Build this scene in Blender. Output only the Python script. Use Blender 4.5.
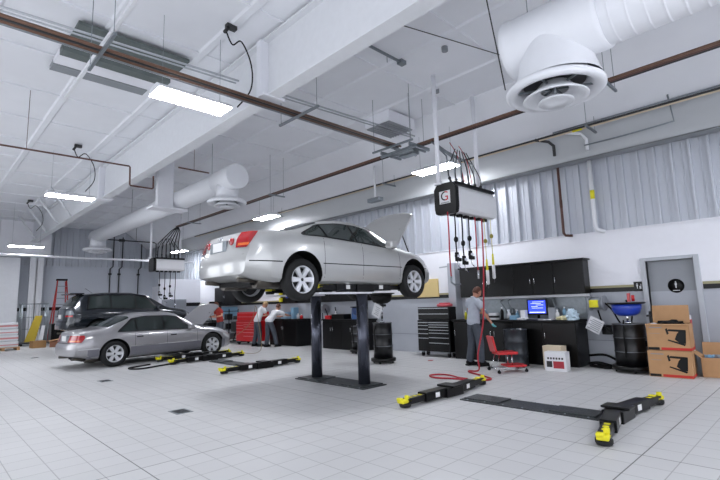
import bpy, bmesh, math, random
import numpy as np
from mathutils import Vector, Matrix
for o in list(bpy.data.objects): bpy.data.objects.remove(o)
SC = bpy.context.scene
COL = SC.collection
rnd = random.Random(7)
PI = math.pi
def R_(d): return math.radians(d)

# ------------------------------------------------------------------ camera, world, big lights, exposure
cam_d = bpy.data.cameras.new('camera'); cam = bpy.data.objects.new('camera', cam_d); COL.objects.link(cam)
cam_d.sensor_width = 36; cam_d.lens = 458/720*36; cam_d.clip_start = .05; cam_d.clip_end = 200
rot = Matrix(((0.71735398, -0.07410389, -0.69275673), (-0.69606254, -0.11904946, -0.70804249), (-0.03000361, 0.9901191, -0.13698154)))
# camera axes in the world: right, up, back
cam.matrix_world = Matrix.Translation((0, 0, 1.48)) @ rot.to_4x4()
# rows are the world axes seen by the camera, so this matrix takes camera vectors to the world
SC.camera = cam
w = bpy.data.worlds.new('world'); SC.world = w; w.use_nodes = True
w.node_tree.nodes['Background'].inputs[0].default_value = (.78, .86, 1, 1)
w.node_tree.nodes['Background'].inputs[1].default_value = .6
SC.view_settings.view_transform = 'Standard'; SC.view_settings.look = 'None'
SC.view_settings.exposure = 0.36; SC.view_settings.gamma = 1
SC.view_settings.use_curve_mapping = False
LAMP = 50.0
def area(name, loc, rot, sx, sy, power, col=(1, 1, 1)):
    d = bpy.data.lights.new(name, 'AREA'); d.shape = 'RECTANGLE'; d.size = sx; d.size_y = sy; d.energy = power; d.color = col
    o = bpy.data.objects.new(name, d); COL.objects.link(o); o.location = loc; o.rotation_euler = rot
    return o
# added unseen fill lamps, standing inside the closed left and near walls
for y_ in (0, 6.5, 13, 19.5):
    area('fill_light', (-2.7, y_, 2.1), (0, R_(-90), 0), 3.4, 4.6, 105, (.92, .95, 1))
area('fill_light', (3.5, -3.6, 2.3), (R_(90), 0, R_(0)), 9, 3.6, 110, (.92, .95, 1))

# ------------------------------------------------------------------ materials
def srgb(h):
    h = h.lstrip('#'); c = [int(h[i:i+2], 16)/255 for i in (0, 2, 4)]
    return tuple((x/12.92 if x <= .04045 else ((x+.055)/1.055)**2.4) for x in c)
MATS = {}
def mat(name, col, rough=.5, metal=0, noise=0, nscale=8, coat=0, emit=None, spec=.5, bump=0, trans=0, alpha=1):
    if name in MATS: return MATS[name]
    m = bpy.data.materials.new(name); m.use_nodes = True; nt = m.node_tree; b = nt.nodes['Principled BSDF']
    c = srgb(col) if isinstance(col, str) else col
    b.inputs['Base Color'].default_value = (*c, 1); b.inputs['Roughness'].default_value = rough; b.inputs['Metallic'].default_value = metal
    b.inputs['Coat Weight'].default_value = coat; b.inputs['Coat Roughness'].default_value = .05
    b.inputs['Specular IOR Level'].default_value = spec
    if trans: b.inputs['Transmission Weight'].default_value = trans
    if alpha < 1: b.inputs['Alpha'].default_value = alpha
    tc = nt.nodes.new('ShaderNodeTexCoord'); nz = nt.nodes.new('ShaderNodeTexNoise'); nz.inputs['Scale'].default_value = nscale; nz.inputs['Detail'].default_value = 4
    nt.links.new(tc.outputs['Object'], nz.inputs['Vector'])
    mx = nt.nodes.new('ShaderNodeMix'); mx.data_type = 'RGBA'; mx.blend_type = 'MULTIPLY'
    mx.inputs[6].default_value = (*c, 1)
    k = max(noise, .02)
    rp = nt.nodes.new('ShaderNodeMapRange'); rp.inputs[1].default_value = .3; rp.inputs[2].default_value = .7; rp.inputs[3].default_value = 1-k; rp.inputs[4].default_value = 1
    nt.links.new(nz.outputs[0], rp.inputs[0]); nt.links.new(rp.outputs[0], mx.inputs[7]); mx.inputs[0].default_value = 1
    nt.links.new(mx.outputs[2], b.inputs['Base Color'])
    if bump:
        bp = nt.nodes.new('ShaderNodeBump'); bp.inputs['Strength'].default_value = bump; bp.inputs['Distance'].default_value = .01
        nt.links.new(nz.outputs[0], bp.inputs['Height']); nt.links.new(bp.outputs[0], b.inputs['Normal'])
    if emit:
        b.inputs['Emission Color'].default_value = (*(srgb(emit[0]) if isinstance(emit[0], str) else emit[0]), 1); b.inputs['Emission Strength'].default_value = emit[1]
    MATS[name] = m
    return m
M_white = mat('white_paint', '#eaebf1', .5)
M_ceil = mat('ceiling_vinyl', '#e9ebf0', .6, noise=.05, nscale=1.2)
M_steelw = mat('painted_steel_white', '#e0e2e6', .45, noise=.04)
M_block = mat('grey_block_paint', '#aeb2ba', .45, noise=.06, nscale=3)
M_black = mat('black_paint', '#060607', .32, spec=.3)
M_blackm = mat('black_matte', '#0a0a0b', .7, spec=.3)
M_rubber = mat('rubber', '#141516', .75, noise=.2)
M_gold = mat('khaki_paint', '#a09a78', .6)
M_siding = mat('metal_siding', '#c2c6ce', .45, .3, noise=.02, nscale=1)
M_galv = mat('galvanised', '#8f969b', .4, .7, noise=.15, nscale=15)
M_copper = mat('copper_pipe', '#725648', .45, .5, noise=.2)
M_dkpipe = mat('dark_pipe', '#2a2a2c', .5, noise=.2)
M_rust = mat('rust_pipe', '#5c3c34', .6, noise=.2)
M_duct = mat('duct_paint', '#dfe1e6', .38)
M_chrome = mat('chrome', '#d8dadd', .15, 1)
M_alloy = mat('alloy', '#dcdee2', .32, .4)
M_yellow = mat('yellow_rubber', '#e6dc1e', .55, noise=.15)
M_red = mat('red_paint', '#c4141c', .35, coat=.4)
M_redhose = mat('red_hose', '#a81f2e', .5)
M_glass = mat('car_glass', '#27302f', .04, 0, spec=.8)
M_lamp = mat('lamp_diffuser', '#ffffff', .5, emit=('#f6f8ff', LAMP))
M_tailred = mat('tail_red', '#a01018', .15, coat=.8)
M_tailor = mat('tail_amber', '#d86a30', .15, coat=1)
M_clear = mat('lamp_lens', '#cfd2d4', .1, coat=1)
M_card = mat('cardboard', '#b98f66', .8, noise=.08)
M_cardw = mat('white_card', '#dcdde0', .7)
M_skin = mat('skin', '#c08a72', .5)
M_shirt = mat('shirt_cloth', '#b4bac6', .85, noise=.12, nscale=12)
M_shirtw = mat('shirt_white', '#dfe0e4', .85, noise=.1, nscale=12)
M_trous = mat('trouser_cloth', '#4a505a', .85, noise=.15, nscale=12)
M_hair = mat('hair', '#5a3526', .7)
M_hairl = mat('hair_light', '#b09068', .7)
M_steelplate = mat('checker_plate', '#45494b', .5, .4, noise=.5, nscale=40, bump=.6)
M_post = mat('post_steel', '#4c4f5a', .22, .7)
M_blue = mat('blue_plastic', '#1f3fae', .3, coat=.3)
M_screen = mat('screen_blue', '#2030b0', .2, emit=('#3048e0', 1.3))
M_grey = mat('grey_plastic', '#8a8e94', .5)
M_yellboard = mat('yellow_board', '#dcc489', .7)
M_ltblue = mat('pale_blue_plastic', '#7fa8c4', .4)

# ------------------------------------------------------------------ mesh helpers
class MB:
    def __init__(s): s.bm = bmesh.new(); s.mi = 0
    def mat(s, i): s.mi = i; return s
    def _f(s, vs, smooth=False):
        try:
            f = s.bm.faces.new(vs); f.material_index = s.mi; f.smooth = smooth; return f
        except ValueError: return None
    def box(s, x0, x1, y0, y1, z0, z1, M=None):
        c = [Vector((x, y, z)) for x in (x0, x1) for y in (y0, y1) for z in (z0, z1)]
        if M: c = [M @ v for v in c]
        v = [s.bm.verts.new(p) for p in c]
        for q in ((0, 1, 3, 2), (4, 6, 7, 5), (0, 4, 5, 1), (2, 3, 7, 6), (0, 2, 6, 4), (1, 5, 7, 3)): s._f([v[i] for i in q])
        return s
    def bbox(s, x0, x1, y0, y1, z0, z1, b=.01, M=None, seg=2):
        t = bmesh.new(); m = MB.__new__(MB); m.bm = t; m.mi = s.mi; m.box(x0, x1, y0, y1, z0, z1)
        bmesh.ops.bevel(t, geom=list(t.edges), offset=b, segments=seg, affect='EDGES', profile=.5)
        s.merge(t, M); t.free(); return s
    def merge(s, t, M=None, smooth=None):
        mp = {}
        for v in t.verts: mp[v] = s.bm.verts.new((M @ v.co) if M else v.co)
        for f in t.faces:
            g = s._f([mp[v] for v in f.verts], f.smooth if smooth is None else smooth)
            if g: g.material_index = s.mi
        return s
    def ring(s, c, ax, r, n, up=None, ry=None):
        ax = Vector(ax).normalized(); u = Vector(up) if up else (Vector((0, 0, 1)) if abs(ax.z) < .9 else Vector((1, 0, 0)))
        a = ax.cross(u).normalized(); b = a.cross(ax).normalized(); ry = r if ry is None else ry
        return [s.bm.verts.new(Vector(c)+a*(math.cos(2*PI*i/n)*r)+b*(math.sin(2*PI*i/n)*ry)) for i in range(n)]
    def skin(s, rings, caps=True, smooth=True, close=False):
        n = len(rings[0])
        for A, B in zip(rings, rings[1:]):
            for i in range(n): s._f([A[i], A[(i+1) % n], B[(i+1) % n], B[i]], smooth)
        if caps:
            s._f(list(reversed(rings[0]))); s._f(rings[-1])
        return s
    def cyl(s, p, q, r, n=16, r2=None, caps=True):
        p = Vector(p); q = Vector(q); ax = q-p
        s.skin([s.ring(p, ax, r, n), s.ring(q, ax, r if r2 is None else r2, n)], caps); return s
    def tube(s, pts, r, n=8, res=0):
        pts = [Vector(p) for p in pts]
        if res: pts = spline(pts, res)
        rings = []; up = None
        for i, p in enumerate(pts):
            d = (pts[min(i+1, len(pts)-1)]-pts[max(i-1, 0)])
            if d.length < 1e-7: continue
            d.normalize()
            if up is None: up = Vector((0, 0, 1)) if abs(d.z) < .9 else Vector((1, 0, 0))
            a = d.cross(up).normalized(); b = a.cross(d).normalized(); up = b
            rr = r[i*len(r)//len(pts)] if isinstance(r, (list, tuple)) else r
            rings.append([s.bm.verts.new(p+a*(math.cos(2*PI*k/n)*rr)+b*(math.sin(2*PI*k/n)*rr)) for k in range(n)])
        s.skin(rings); return s
    def lathe(s, prof, n=32, M=None, caps=False, smooth=True):
        M = M or Matrix.Identity(4); rings = []
        for r, z in prof:
            rings.append([s.bm.verts.new(M @ Vector((r*math.cos(2*PI*i/n), r*math.sin(2*PI*i/n), z))) for i in range(n)])
        s.skin(rings, caps, smooth); return s
    def prism(s, poly, d0, d1, axis='y', M=None):
        def P(a, b, d):
            v = {'y': Vector((a, d, b)), 'x': Vector((d, a, b)), 'z': Vector((a, b, d))}[axis]
            return M @ v if M else v
        A = [s.bm.verts.new(P(a, b, d0)) for a, b in poly]; B = [s.bm.verts.new(P(a, b, d1)) for a, b in poly]
        n = len(poly)
        for i in range(n): s._f([A[i], A[(i+1) % n], B[(i+1) % n], B[i]])
        s._f(list(reversed(A))); s._f(B); return s
    def sph(s, c, r, sx=1, sy=1, sz=1, n=12, M=None):
        t = bmesh.new(); bmesh.ops.create_uvsphere(t, u_segments=n, v_segments=max(6, n*2//3), radius=r)
        K = Matrix.Translation(c) @ Matrix.Diagonal((sx, sy, sz, 1))
        s.merge(t, (M @ K) if M else K, True); t.free(); return s
    def grid(s, P, smooth=True, flip=False):
        V = [[s.bm.verts.new(p) for p in row] for row in P]
        for i in range(len(V)-1):
            for j in range(len(V[0])-1):
                q = [V[i][j], V[i+1][j], V[i+1][j+1], V[i][j+1]]
                s._f(q[::-1] if flip else q, smooth)
        return s
    def build(s, name, mats, parent=None, smooth_angle=None, recalc=True, weld=False):
        if weld: bmesh.ops.remove_doubles(s.bm, verts=s.bm.verts, dist=1e-4)
        if recalc: bmesh.ops.recalc_face_normals(s.bm, faces=s.bm.faces)
        me = bpy.data.meshes.new(name); s.bm.to_mesh(me); s.bm.free()
        for m in (mats if isinstance(mats, (list, tuple)) else [mats]): me.materials.append(m)
        o = bpy.data.objects.new(name, me); COL.objects.link(o)
        if parent: o.parent = parent
        return o
def spline(pts, res):
    out = []
    for i in range(len(pts)-1):
        p0 = pts[max(i-1, 0)]; p1 = pts[i]; p2 = pts[i+1]; p3 = pts[min(i+2, len(pts)-1)]
        for k in range(res):
            t = k/res
            out.append(.5*((2*p1)+(p2-p0)*t+(2*p0-5*p1+4*p2-p3)*t*t+(3*p1-p0-3*p2+p3)*t**3))
    out.append(pts[-1]); return out
def tag(o, label=None, cat=None, group=None, kind=None):
    if label: o['label'] = label
    if cat: o['category'] = cat
    if group: o['group'] = group
    if kind: o['kind'] = kind
    return o
def thing(name, label, cat, loc=(0, 0, 0), rz=0, group=None):
    o = bpy.data.objects.new(name, None); COL.objects.link(o); o.location = loc; o.rotation_euler = (0, 0, rz); o.empty_display_size = .1
    return tag(o, label, cat, group)
def struct(o): o['kind'] = 'structure'; return o
def copy_tree(o, parent=None):
    c = o.copy(); COL.objects.link(c); c.parent = parent
    for ch in list(o.children): copy_tree(ch, c)
    return c
def placed(src, first, loc, rz=None, label=None, group=None):
    o = src if first else copy_tree(src)
    o.location = loc
    if rz is not None: o.rotation_euler = (0, 0, rz)
    if label: o['label'] = label
    if group: o['group'] = group
    return o
def bake(o, name=None):
    dg = bpy.context.evaluated_depsgraph_get(); dg.update()
    me = bpy.data.meshes.new_from_object(o.evaluated_get(dg)); o.modifiers.clear(); o.data = me
    return o

# ------------------------------------------------------------------ STRUCTURE
XW, YB, ZC = 10.85, 30.0, 6.25
XL, YN = -3.0, -4.0
# floor of 30 cm tiles with wider joints every 11 tiles
def floor_mat():
    m = bpy.data.materials.new('tiled_concrete'); m.use_nodes = True; nt = m.node_tree; b = nt.nodes['Principled BSDF']; L = nt.links.new
    tc = nt.nodes.new('ShaderNodeNewGeometry')
    sep = nt.nodes.new('ShaderNodeSeparateXYZ'); L(tc.outputs['Position'], sep.inputs[0])
    def math_(op, a, bb=None, c=None):
        n = nt.nodes.new('ShaderNodeMath'); n.operation = op
        for i, v in enumerate((a, bb, c)):
            if v is None: continue
            if isinstance(v, (int, float)): n.inputs[i].default_value = v
            else: L(v, n.inputs[i])
        return n.outputs[0]
    def line(coord, off, pitch, half):
        t = math_('SUBTRACT', coord, off-pitch/2); t = math_('FLOORED_MODULO', t, pitch); t = math_('SUBTRACT', t, pitch/2); t = math_('ABSOLUTE', t)
        return math_('LESS_THAN', t, half)
    X, Y = sep.outputs[0], sep.outputs[1]
    fine = math_('MAXIMUM', line(X, 1.673, .302, .0045), line(Y, 1.433, .302, .0045))
    deep = math_('MAXIMUM', line(X, 1.673, 3.322, .006), line(Y, 1.433, 3.322, .006))
    nz = nt.nodes.new('ShaderNodeTexNoise'); nz.inputs['Scale'].default_value = .7; nz.inputs['Detail'].default_value = 6; L(tc.outputs['Position'], nz.inputs['Vector'])
    # a faint tone of its own for each tile
    wn = nt.nodes.new('ShaderNodeTexWhiteNoise'); wn.noise_dimensions = '2D'
    cx = math_('FLOOR', math_('DIVIDE', math_('SUBTRACT', X, 1.673), .302)); cy = math_('FLOOR', math_('DIVIDE', math_('SUBTRACT', Y, 1.433), .302))
    cb = nt.nodes.new('ShaderNodeCombineXYZ'); L(cx, cb.inputs[0]); L(cy, cb.inputs[1]); L(cb.outputs[0], wn.inputs['Vector'])
    v = math_('ADD', math_('MULTIPLY', nz.outputs[0], .10), math_('MULTIPLY', wn.outputs['Value'], .035))
    v = math_('ADD', v, .90)
    v = math_('MULTIPLY', v, math_('SUBTRACT', 1, math_('MULTIPLY', fine, .36)))
    v = math_('MULTIPLY', v, math_('SUBTRACT', 1, math_('MULTIPLY', deep, .6)))
    mx = nt.nodes.new('ShaderNodeMix'); mx.data_type = 'RGBA'; mx.blend_type = 'MULTIPLY'; mx.inputs[0].default_value = 1
    mx.inputs[6].default_value = (*srgb('#c5c5c5'), 1); L(v, mx.inputs[7]); L(mx.outputs[2], b.inputs['Base Color'])
    b.inputs['Roughness'].default_value = .5; b.inputs['Specular IOR Level'].default_value = .4
    return m
M_floor = floor_mat()
b = MB(); b.box(XL-.2, XW+.3, YN-.2, YB+.3, -.2, 0); struct(b.build('floor', M_floor))

# ceiling: white vinyl-faced insulation over purlins along y, with lap seams along x
b = MB(); b.box(XL-.2, XW+.3, YN-.2, YB+.3, ZC, ZC+.15)
for x in np.arange(-2.4, 10.6, 1.5):
    b.prism([(x-.11, ZC+.02), (x-.06, ZC-.035), (x+.06, ZC-.035), (x+.11, ZC+.02)], YN, YB, 'y')
for y in np.arange(-3.2, 29, 1.83):
    b.box(XL, XW, y-.018, y+.018, ZC-.03, ZC+.01)
struct(b.build('ceiling', M_ceil))

def siding(b, p0, p1, z0, z1, nrm, pitch=.305, depth=.075):
    """ribbed sheet between two floor points; nrm points into the room"""
    p0 = Vector((*p0, 0)); p1 = Vector((*p1, 0)); d = (p1-p0); L = d.length; d.normalize(); nrm = Vector((*nrm, 0))
    prof = []; n = int(L/pitch)+1
    for k in range(n):
        s = k*pitch
        for ds, h in ((0, 0), (.11, 0), (.116, .01), (.13, .01), (.136, 0), (.236, 0), (.246, depth), (.284, depth), (.294, 0)):
            if s+ds <= L: prof.append((s+ds, h))
    rows = [[p0+d*s+nrm*h+Vector((0, 0, z)) for s, h in prof] for z in (z0, z1)]
    b.grid(rows, smooth=False); return b
# right wall: grey painted block to 1.56 m, white board to 2.9 m, ribbed metal above
b = MB()
DY0, DY1, DZ = 1.84, 2.66, 2.16        # doorway opening
for y0, y1, z0 in ((YN, DY0, 0), (DY1, YB+.2, 0)):
    b.mat(0).box(XW, XW+.2, y0, y1, z0, 1.56)
    b.mat(1).box(XW, XW+.2, y0, y1, 1.56, 2.9)
b.mat(1).box(XW, XW+.2, DY0, DY1, DZ, 2.9)
b.mat(2).box(XW+.06, XW+.2, YN, YB+.2, 2.9, ZC)
siding(b, (XW+.03, YB), (XW+.03, YN), 2.9, ZC, (-1, 0))
b.mat(1).box(XW-.02, XW+.02, YN, YB, 2.885, 2.905)
# a shallow joint in the block
b.mat(3).box(XW-.004, XW, 2.9, YB, .52, .535)
struct(b.build('wall_right', [M_block, M_white, M_siding, mat('block_joint', '#8a8e96', .7)], recalc=False))
b = MB(); b.box(XW-.012, XW, DY1+.1, 23.2, 1.56, 1.65); b.box(XW-.012, XW, YN, DY0-.1, 1.56, 1.65); struct(b.build('trim_1', M_black))
b = MB(); b.box(XW-.011, XW, DY1+.1, 23.2, 1.65, 1.70); b.box(XW-.011, XW, YN, DY0-.1, 1.65, 1.70); struct(b.build('trim_2', M_gold))
# back wall
b = MB(); b.mat(0).box(XL, XW+.2, YB, YB+.2, 0, 1.6); b.mat(1).box(XL, XW+.2, YB, YB+.2, 1.6, 4.0)
b.mat(2).box(XL, XW+.2, YB+.06, YB+.2, 4.0, ZC); siding(b, (XL, YB+.03), (XW, YB+.03), 4.0, ZC, (0, -1))
b.mat(1).box(XL, XW, YB-.03, YB+.02, 3.98, 4.05)
struct(b.build('wall_back', [M_block, mat('board_back', '#c4c9d2', .6), M_siding]))
b = MB(); b.box(3.2, XW, YB-.012, YB, 1.6, 1.78); struct(b.build('trim_3', M_black))
# left and near walls, both closed
b = MB(); b.box(XL-.2, XL, YN, YB+.2, 0, ZC); struct(b.build('wall_left', M_white))
b = MB(); b.box(XL-.2, XW+.3, YN-.2, YN, 0, ZC); struct(b.build('wall_near', M_white))
# wing wall standing out from the right wall
b = MB(); b.mat(0).box(8.75, XW, 23.2, 23.4, 0, 1.6); b.mat(1).box(8.75, XW, 23.2, 23.4, 1.6, 2.98)
struct(b.build('wall_wing', [M_block, M_white]))
b = MB(); b.box(9.95, XW, 23.185, 23.2, 1.6, 1.78); struct(b.build('trim_4', M_black))
# doorway
d = bpy.data.objects.new('door_1', None); COL.objects.link(d); struct(d)
b = MB()
M_frame = mat('door_frame_paint', '#b4b8be', .4)
b.bbox(XW-.05, XW+.2, DY0-.09, DY0, 0, DZ+.07, .006); b.bbox(XW-.05, XW+.2, DY1, DY1+.09, 0, DZ+.07, .006); b.bbox(XW-.05, XW+.2, DY0, DY1, DZ, DZ+.07, .006)
b.build('door_frame', M_frame, d)
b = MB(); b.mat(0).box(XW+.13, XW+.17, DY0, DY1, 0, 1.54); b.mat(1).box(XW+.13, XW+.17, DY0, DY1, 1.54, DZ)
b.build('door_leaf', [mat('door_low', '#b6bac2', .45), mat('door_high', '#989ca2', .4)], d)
b = MB(); b.box(XW+.08, XW+.09, DY1-.10, DY1-.05, .95, 1.15); b.cyl((XW+.13, DY1-.075, 1.05), (XW+.03, DY1-.075, 1.05), .01); b.cyl((XW+.03, DY1-.075, 1.05), (XW+.03, DY1-.19, 1.05), .01)
b.build('door_handle', M_chrome, d)
# round restroom sign on the leaf, square one beside the frame
def man_sign(b, x, y, z, s):
    b.lathe([(0, 0), (s*.16, 0)], 16, Matrix.Translation((x, y, z+s*.62)) @ Matrix.Rotation(R_(-90), 4, 'Y'))
    b.prism([(y-s*.22, z+s*.4), (y+s*.22, z+s*.4), (y+s*.2, z-.1*s), (y+s*.12, z-s*.1), (y+s*.1, z-s*.75), (y-s*.1, z-s*.75), (y-s*.12, z-s*.1), (y-s*.2, z-s*.1)], x-.001, x+.001, 'x')
t = thing('door_sign', 'round black restroom sign with white figure on the recessed door', 'sign', (XW+.13, 2.2, 1.64))
b = MB(); b.lathe([(0, 0), (.14, 0), (.14, .012), (0, .012)], 40, Matrix.Rotation(R_(-90), 4, 'Y')); b.build('plate', M_black, t)
b = MB(); man_sign(b, -.015, 0, .02, .085); b.box(-.016, -.013, -.06, .06, -.1, -.085); b.build('symbol', M_cardw, t)
t = thing('wall_sign', 'small square black restroom sign beside the grey door frame', 'sign', (XW-.012, 2.83, 1.655))
b = MB(); b.bbox(-.012, 0, -.085, .085, -.1, .1, .004); b.build('plate', M_black, t)
b = MB(); man_sign(b, -.016, .02, .01, .07); b.box(-.017, -.014, -.055, -.02, -.05, .01); b.box(-.017, -.014, -.055, -.045, -.05, .05); b.build('symbol', M_cardw, t)

# ------------------------------------------------------------------ girders, eave beam, columns
def i_beam_y(name, x, y0, y1, zb, zt, bf, label, stiff=(), zb1=None):
    t = thing(name, label, 'beam', (x, y0, zb))
    L = y1-y0; H = zt-zb; dz = (zb1-zb) if zb1 is not None else 0
    b = MB(); n = 1
    b.box(-.012, .012, 0, L, .0, H); b.build('web', M_steelw, t)
    b = MB(); b.box(-bf/2, bf/2, 0, L, -.02, .01); b.build('flange', M_steelw, t)
    b = MB(); b.box(-bf/2, bf/2, 0, L, H-.03, H); b.build('flange', M_steelw, t)
    for y in stiff:
        b = MB(); b.box(-bf/2-.05, bf/2+.05, y-y0-.03, y-y0+.09, .0, H-.02); b.box(-bf/2-.09, bf/2+.09, y-y0-.2, y-y0+.2, -.04, .0); b.build('splice_plate', M_white, t)
    return t
g1 = i_beam_y('roof_girder', 4.28, YN, 28.6, 5.12, 6.2, .26, 'deep white steel roof girder running from upper middle down to the back column', (6.6, 16.3))
# eave beam along the right wall
t = thing('eave_beam', 'long pale grey eave beam along the top of the metal-clad right wall', 'beam', (10.5, YN, 4.52))
b = MB(); b.mat(0).box(-.02, .0, 0, 32, 0, .74); b.build('web', mat('eave_paint', '#b4b7ba', .5), t)
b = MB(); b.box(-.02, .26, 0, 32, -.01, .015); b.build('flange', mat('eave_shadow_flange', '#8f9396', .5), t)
b = MB(); b.box(-.10, .12, 0, 32, .72, .76); b.build('flange', M_steelw, t)
b = MB()
for y in (1.5, 7.3, 13.1, 18.9): b.prism([(10.85-10.5, .1), (10.85-10.5, .9), (-.02, 1.7), (-.02, .9)], y+.9, y+.95, 'y')
b.build('bracket', M_steelw, t)
# sloped lining from the beam up to the ceiling
b = MB(); b.prism([(10.5, 5.24), (10.5, 5.29), (9.2, ZC+.02), (9.2, ZC-.03)], YN, YB, 'y'); struct(b.build('ceiling_slope', M_ceil))
# back columns
t = thing('steel_column', 'white steel column under the far end of the deep roof girder', 'column', (4.62, 29.2, 0))
b = MB(); b.box(-.3, .3, -.02, .02, 0, 5.6); b.build('flange', M_steelw, t)
b = MB(); b.box(-.02, .02, -.02, .6, 0, 5.6); b.build('web', M_steelw, t)
t = thing('wall_pier', 'broad white pier standing at the left end of the far wall', 'pier', (3.72, 28.9, 0))
b = MB(); b.bbox(-.8, .12, -.2, .3, 0, 4.3, .01); b.build('shaft', M_steelw, t)
b = MB(); b.box(-.75, 1.45, .1, .5, 4.55, ZC); b.build('upper_panel', M_white, t)
# fly braces between girder and ceiling at the far end
for i, (y, n) in enumerate(((20.2, 'nearest'), (22.4, 'second nearest'), (24.8, 'second farthest'), (27.2, 'farthest'))):
    b = MB(); b.tube([(3.45, y, 6.2), (4.2, y, 5.12)], .045, 6); tag(b.build('girder_brace', M_steelw), 'slanting white brace from ceiling to deep girder, %s of the four' % n, 'brace', 'girder braces')
b = MB(); b.bbox(5.2, 5.68, 14.15, 14.35, 4.60, 6.2, .01); b.box(5.0, 6.1, 14.0, 14.5, 4.55, 4.61); tag(b.build('beam_stub', M_white), 'white boxed steel hanger plate beside the long duct', 'hanger')

# ------------------------------------------------------------------ ceiling lights
def light_fixture(loc, along, label, sx=1.24, sy=.46):
    t = thing('ceiling_light', label, 'ceiling light', loc, 0 if along == 'x' else PI/2, 'hanging fluorescent fixtures')
    b = MB(); b.prism([(-sy/2, 0), (-sy/2, .03), (-.1, .11), (.1, .11), (sy/2, .03), (sy/2, 0)], -sx/2, sx/2, 'x'); b.build('housing', M_steelw, t)
    b = MB(); b.box(-sx/2+.01, sx/2-.01, -sy/2+.01, sy/2-.01, -.012, -.001); b.build('diffuser', M_lamp, t)
    for s in (-1, 1):
        b = MB(); b.cyl((s*sx*.4, 0, .1), (s*sx*.4, 0, ZC-loc[2]), .004, 5); b.build('hanger_wire', M_galv, t)
    return t
for (x, y, a, n) in ((3.12, 7.1, 'x', 'brightest and nearest long light fixture, below the ceiling louver'),
                     (3.2, 15.65, 'x', 'long light fixture above the dark car, second in the left row'),
                     (3.4, 24.2, 'x', 'small far light fixture at the left edge of the hall'),
                     (9.6, 6.9, 'y', 'light fixture glowing between the white poles of the near hose reel bank'),
                     (9.7, 15.1, 'y', 'light fixture just above the roof of the raised silver car'),
                     (9.7, 23.3, 'y', 'small light fixture by the far hose reel bank'),
                     (3.12, -1.45, 'x', 'light fixture near the camera in the left row'),
                     (9.7, -1.6, 'y', 'light fixture near the camera in the right row')):
    light_fixture((x, y, 4.9 if y < 20 else (4.35 if a == 'x' else 4.4)), a, n)
# cords and junction boxes above the left lights
for (x, y, lab) in ((3.55, 6.6, 'black looping power cord from ceiling box to the nearest light'), (3.1, 14.6, 'dark power cord dropping to the light above the dark car'), (3.3, 23.2, 'dark power cord dropping to the far left light')):
    t = thing('power_cord', lab, 'cord', (x, y, ZC))
    b = MB(); b.box(-.09, .09, -.05, .05, -.1, -.03); b.cyl((-.05, 0, -.09), (-.12, 0, -.2), .03, 8); b.build('junction_box', M_dkpipe, t)
    b = MB(); b.tube([(-.1, 0, -.15), (0, -.05, -.4), (.2, 0, -.25), (.45, .1, -.55), (.5, .2, -.95), (.32, .35, ZC*0-1.28)], .013, 6, 6); b.build('cable', M_blackm, t)

# ------------------------------------------------------------------ ceiling louver and grilles
M_dkgreen = mat('louver_dark', '#68716f', .6, noise=.25, nscale=4)
t = thing('ceiling_louver', 'rectangular ceiling opening of dark green-grey strips with a white panel', 'louver', (2.52, 9.0, ZC-.12))
b = MB(); b.box(-.9, .95, -.95, -.35, 0, .06); b.build('dark_strip', M_dkgreen, t)
b = MB(); b.box(-.95, .75, .68, .98, -.03, .06); b.build('grey_strip', mat('louver_grey', '#8d9296', .6), t)
b = MB(); b.box(-.95, .9, -.32, .66, -.02, .06); b.build('white_panel', M_white, t)
b = MB(); b.box(-.95, .92, -.12, .12, -.1, .03); b.build('cross_rail', M_dkgreen, t)
t = thing('air_grille', 'square grey ceiling air grille in a white box right of the deep girder', 'air grille', (8.6, 7.55, ZC-.03))
b = MB(); b.bbox(-.5, .5, -.42, .42, -.28, 0, .01); b.build('box', M_white, t)
b = MB(); b.box(-.46, .46, -.38, .38, -.292, -.28)
for k in range(9): b.box(-.46, .46, -.36+k*.09, -.33+k*.09, -.31, -.285)
b.build('grille', mat('grille_grey', '#9a9ea2', .5), t)
for (x, y, r, lab) in ((5.6, 6.9, .16, 'round pale ceiling speaker right of the deep girder'), (5.2, 9.9, .16, 'round pale ceiling speaker farther from the camera')):
    b = MB(); b.lathe([(0, -.03), (r, -.025), (r+.02, 0), (0, 0)], 28, Matrix.Translation((x, y, ZC-.02))); tag(b.build('ceiling_speaker', mat('spk', '#b9bcc0', .6)), lab, 'speaker')
for (x, y, lab) in ((6.9, 4.6, 'small dark smoke detector near the upper middle of the ceiling'), (8.2, 5.75, 'small dark smoke detector beside the square air grille')):
    b = MB(); b.cyl((x, y, ZC-.09), (x, y, ZC), .06, 12); tag(b.build('smoke_detector', M_grey), lab, 'smoke detector')
b = MB(); b.box(-.7, .35, -.02, .02, -.12, -.08); b.box(.35, .5, -.06, .06, -.14, -.06); b.cyl((0, 0, -.25), (0, 0, -.1), .01, 6); b.cyl((-.6, 0, -.1), (-.6, 0, 0), .01, 6); b.cyl((.4, 0, -.1), (.4, 0, 0), .01, 6)
o = b.build('ceiling_conduit', M_galv); o.location = (6.15, 5.4, ZC); tag(o, 'short grey conduit with a box on the ceiling right of the deep girder', 'conduit')

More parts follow.
